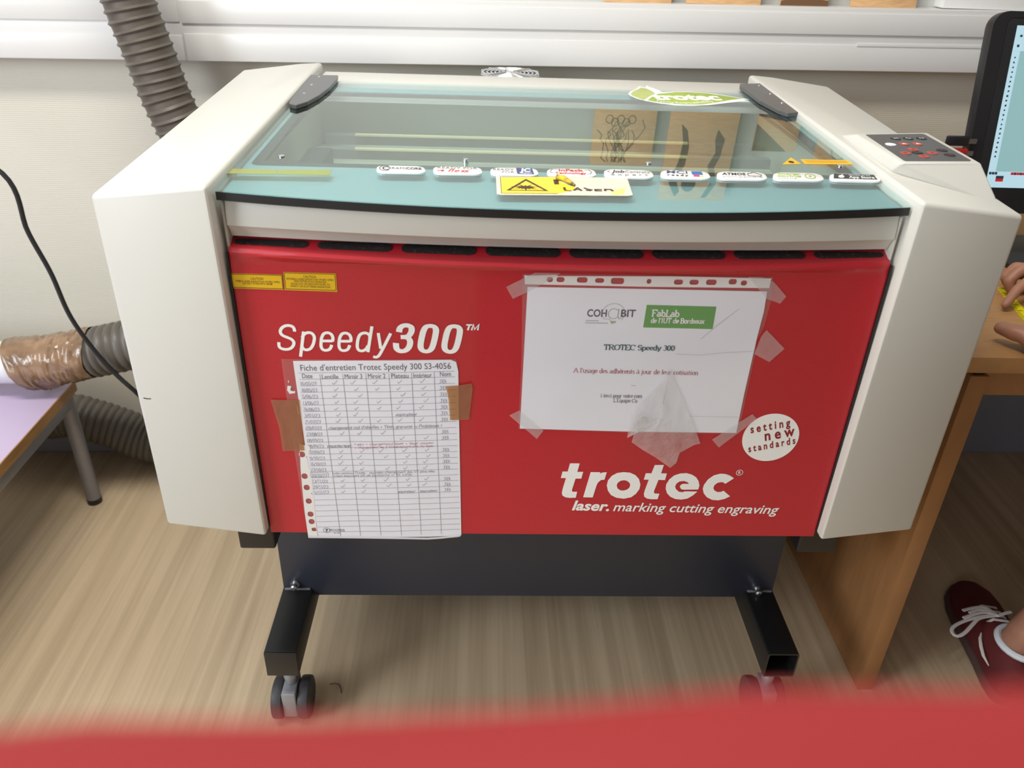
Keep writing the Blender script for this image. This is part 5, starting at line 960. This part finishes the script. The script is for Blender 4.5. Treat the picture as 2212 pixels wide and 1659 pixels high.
# right hand: index finger pressed on the ruler
limb(b, [WR + (.027,), (.880, .335, .790, .028), (.850, .328, .788, .024)]); limb(b, [(.890, .36, .785, .024), (.855, .355, .783, .021)])
ix = [(0.7497,0.2644,0.76)][0]
fng((.845, .312, .790, .0105), (.808, .300, .792, .0098), (.778, .284, .777, .0090), (ix[0] + .004, ix[1], ix[2] - .002, .0078))
fng((.840, .332, .788, .0108), (.806, .330, .794, .0100), (.788, .326, .775, .0092), (.796, .322, .760, .0082))
fng((.843, .350, .786, .0102), (.812, .352, .791, .0096), (.796, .350, .773, .0090), (.805, .345, .759, .0080))
fng((.850, .366, .782, .0092), (.824, .372, .785, .0086), (.812, .371, .770, .0080), (.820, .366, .758, .0072))
fng((.885, .312, .782, .0135), (.852, .288, .774, .0115), (.832, .276, .766, .0100))
remeshed(b, 'body', 'skin', PN, .0042, 5)
fce = MB()
for s_ in (-1, 1): fce.lathe([(.0, -.010), (.006, -.007), (.0095, 0), (.006, .007), (.0, .010)], (1.2 + s_ * .030, -.082, 1.272), 'Y', 14)
fce.build('eye', mat('eye_white', (.75, .74, .72), .25), PN)
MB().tube([(1.178, -.073, 1.218), (1.19, -.066, 1.216), (1.2, -.064, 1.217), (1.21, -.066, 1.216), (1.222, -.073, 1.218)], [.002, .0045, .004, .0045, .002], 8).build('mouth', mat('lips', (.36, .12, .10), .5), PN)
h_ = MB(); limb(h_, [(1.2, -.20, 1.25, .070), (1.2, -.19, 1.31, .082), (1.2, -.165, 1.345, .076)], 18); limb(h_, [(1.13, -.185, 1.29, .022), (1.15, -.13, 1.355, .030), (1.25, -.13, 1.355, .030), (1.27, -.185, 1.29, .022)])
remeshed(h_, 'hair', 'hair', PN, .006, 4)
c_ = MB(); limb(c_, [(1.2, -.31, .53, .150), (1.2, -.31, .64, .138), (1.2, -.27, .80, .130), (1.2, -.24, .95, .142), (1.2, -.215, 1.04, .095)], 20)
for s_, el in ((-1, (1.005, -.17, .94)), (1, (1.362, -.12, .94))): limb(c_, [(1.2, -.23, 1.04, .085), (1.2 + s_ * .17, -.22, 1.04, .072), el + (.058,)])
remeshed(c_, 'shirt', 'shirt', PN, .008, 6)
c_ = MB(); limb(c_, [(1.2, -.32, .52, .152), (1.2, -.31, .57, .150)], 20)
limb(c_, [(1.11, -.28, .53, .104), (1.12, -.05, .535, .094), (1.12, .150, .505, .076), (1.10, .150, .42, .072)]); limb(c_, [(1.29, -.28, .53, .104), (1.31, -.05, .535, .094), (1.33, .13, .505, .076), (1.335, .13, .42, .072)])
remeshed(c_, 'shorts', 'trousers', PN, .008, 6)
def shoe(H, Tt, detail):
    H = Vector(H); Tt = Vector(Tt); ax = (Tt - H); ln = ax.length; ax.normalize(); nx = Vector((ax.y, -ax.x, 0))
    sec = [(0, .020, .046), (.03, .031, .070), (.12, .037, .082), (.27, .039, .090), (.40, .043, .087), (.52, .047, .076), (.64, .051, .064), (.76, .052, .054), (.88, .045, .046), (.96, .028, .038), (1, .010, .026)]
    rg = []
    for t_, w_, h_ in sec:
        c = H + ax * ln * t_; ring = []
        for i in range(20):
            a = PI * i / 19; ring.append(tuple(c + nx * w_ * math.copysign(abs(math.cos(a)) ** .8, math.cos(a)) + Vector((0, 0, .014 + (h_ - .014) * math.sin(a) ** .8))))
        rg.append(ring)
    up = MB().loft(rg, closed=True).build('shoe', 'shoe', PN, angle=1.2)
    out = [H + ax * ln * t_ + nx * (w_ + .005) for t_, w_, h_ in sec] + [H + ax * ln * t_ - nx * (w_ + .005) for t_, w_, h_ in sec[::-1]]
    out[0] -= ax * .004; out[-1] -= ax * .004
    lab(MB().flat([[(p.x, p.y) for p in out]], lambda a, b, c: (a, b, c), 0.0, .021).build('sole', 'sole', up, bevel=.003), 'dark rubber sole')
    lc = MB()
    for t_ in (.44, .50, .56, .62):
        hh = .0885 - (t_ - .40) * .108; c = H + ax * ln * t_
        lc.tube([tuple(c - nx * .030 + Vector((0, 0, hh - .016))), tuple(c - nx * .014 + Vector((0, 0, hh + .0015))), tuple(c + nx * .014 + Vector((0, 0, hh + .0015))), tuple(c + nx * .030 + Vector((0, 0, hh - .016)))], .0034, 8, flat=.5)
    if detail:
        for l, z in (([(0.9469,0.2289,0.094),(0.9237,0.2262,0.094),(0.9028,0.2203,0.094),(0.8839,0.2058,0.094),(0.8569,0.1844,0.094),(0.838,0.175,0.094),(0.8306,0.1803,0.094),(0.8343,0.1923,0.094),(0.8479,0.2035,0.094),(0.8728,0.215,0.094),(0.8997,0.2234,0.094),(0.9251,0.2288,0.094),(0.9463,0.2293,0.094)], 0), ([(0.9462,0.2283,0.095),(0.929,0.2367,0.095),(0.9044,0.2329,0.095),(0.8718,0.2212,0.095)], 0), ([(0.9476,0.2331,0.094),(0.9332,0.2436,0.094),(0.9104,0.2435,0.094),(0.8891,0.2338,0.094)], 0), ([(0.9465,0.2371,0.092),(0.9357,0.2531,0.092),(0.9125,0.2523,0.092),(0.8831,0.2442,0.092)], 0), ([(0.9449,0.2265,0.096),(0.964,0.2334,0.096),(0.9841,0.2388,0.096)], 0)):
            P_ = resample(l, .006); lc.tube(P_, .0036, 8, flat=.45)
    lab(lc.build('laces', 'lace', up), 'white laces')
    return up
su = shoe((.925, .088, 0), (.992, .398, 0), True); shoe((1.33, .02, 0), (1.38, .32, 0), False)
st_ = [(0.9141,0.2118,0.058),(0.9069,0.2006,0.058),(0.9007,0.1826,0.058),(0.8964,0.163,0.058),(0.8971,0.1428,0.058)]
MB().tube([(p[0], p[1], p[2] + dz) for p, dz in zip(st_, (.006, .002, -.002, -.006, -.010))], [.001, .003, .0034, .003, .001], 8, flat=.6).build('stripe', 'lace', su)
for (ax_, ay_, r_, z_) in ((.957, .163, .0385, .088), (1.34, .10, .040, .088)):
    MB().tube([(ax_ + r_ * math.cos(2 * PI * k / 24), ay_ + r_ * 1.12 * math.sin(2 * PI * k / 24), z_) for k in range(25)], .0065, 8, caps=False).build('sock', 'sock', PN)
SO = thing('stool', (1.2, -.32, 0), 'black stool under the seated person', 'stool')
MB().lathe([(.0, 0), (.17, 0), (.18, .01), (.18, .03), (.165, .045), (.0, .045)], (1.2, -.31, .325)).build('seat', 'blackplastic', SO)
for k in range(4):
    a = PI / 4 + k * PI / 2; MB().tube([(1.2 + .12 * math.cos(a), -.31 + .12 * math.sin(a), .330), (1.2 + .19 * math.cos(a), -.31 + .19 * math.sin(a), 0)], .013, 12).build('leg', 'darkmetal', SO)

# ------------------------------------------------------------------ the red chair right in front of the camera
CH = thing('red_chair', (-.09, -1.1, 0), 'red padded chair back, blurred and very close, along the bottom edge', 'chair')
cxm, cyt, czt, rot = -.09, -.8675, 1.2025, math.radians(4.2)
def CB(a, b, c):                                           # back rest: a along, b up from the top edge, c towards the machine
    return (cxm + a * math.cos(rot) - b * math.sin(rot) * 0, cyt + c - .10 * b * 0, czt + a * math.sin(rot) + b)
rings = []
for k in range(17):
    a = -.22 + .44 * k / 16; e = abs(k - 8) / 8; d = .0 if e < .8 else (e - .8) * .35; wv_ = .0014 * math.sin(k * 2.3)
    sec = [(-.022, -.30), (-.025, -.15), (-.024, -.03), (-.018, -.010), (-.006, -.001), (.006, .0), (.016, -.007), (.0225, -.022), (.025, -.06), (.024, -.15), (.022, -.30)]
    rings.append([CB(a, b_ - d * (b_ > -.2) + wv_, c_) for c_, b_ in sec])
MB().loft(rings).build('back_rest', 'redseat', CH, angle=3)
MB().box((cxm - .03, cyt - .034, .66), (cxm + .03, cyt - .022, 1.0)).build('back_bracket', 'darkmetal', CH, bevel=.003)
MB().loft([[(cxm + x * s1, cyt - .245 + y * s1, z) for x, y in rrect(-.21, -.21, .21, .21, .06, 5)] for z, s1 in ((.62, .95), (.625, .99), (.655, 1), (.665, .96))]).build('seat', 'redseat', CH)
MB().box((cxm - .03, cyt - .26, .606), (cxm + .03, cyt - .03, .622)).box((cxm - .03, cyt - .034, .606), (cxm + .03, cyt - .022, .70)).build('seat_bracket', 'darkmetal', CH)
MB().tube([(cxm, cyt - .245, .06), (cxm, cyt - .245, .61)], .024, 16).build('column', 'darkmetal', CH)
for k in range(5):
    a = PI / 2 + .2 + k * 2 * PI / 5; MB().tube([(cxm, cyt - .245, .075), (cxm + .26 * math.cos(a), cyt - .245 + .26 * math.sin(a), .022)], [.024, .015], 10).build('base_arm', 'blackplastic', CH)
    MB().lathe([(.0, -.02), (.02, -.02), (.022, 0), (.02, .02), (.0, .02)], (cxm + .26 * math.cos(a), cyt - .245 + .26 * math.sin(a), .022), 'X', 14).build('glide', 'blackplastic', CH)

# bits lying on the floor
tag(MB().tube([(-0.3803,0.1361,0.002),(-0.3701,0.1378,0.002),(-0.3627,0.1356,0.002),(-0.3575,0.1249,0.002),(-0.3551,0.1154,0.002)], .0009, 6).build('wire_scrap', 'hosegrey', None), 'thin scrap of wire on the floor beside the left caster', 'wire scrap')
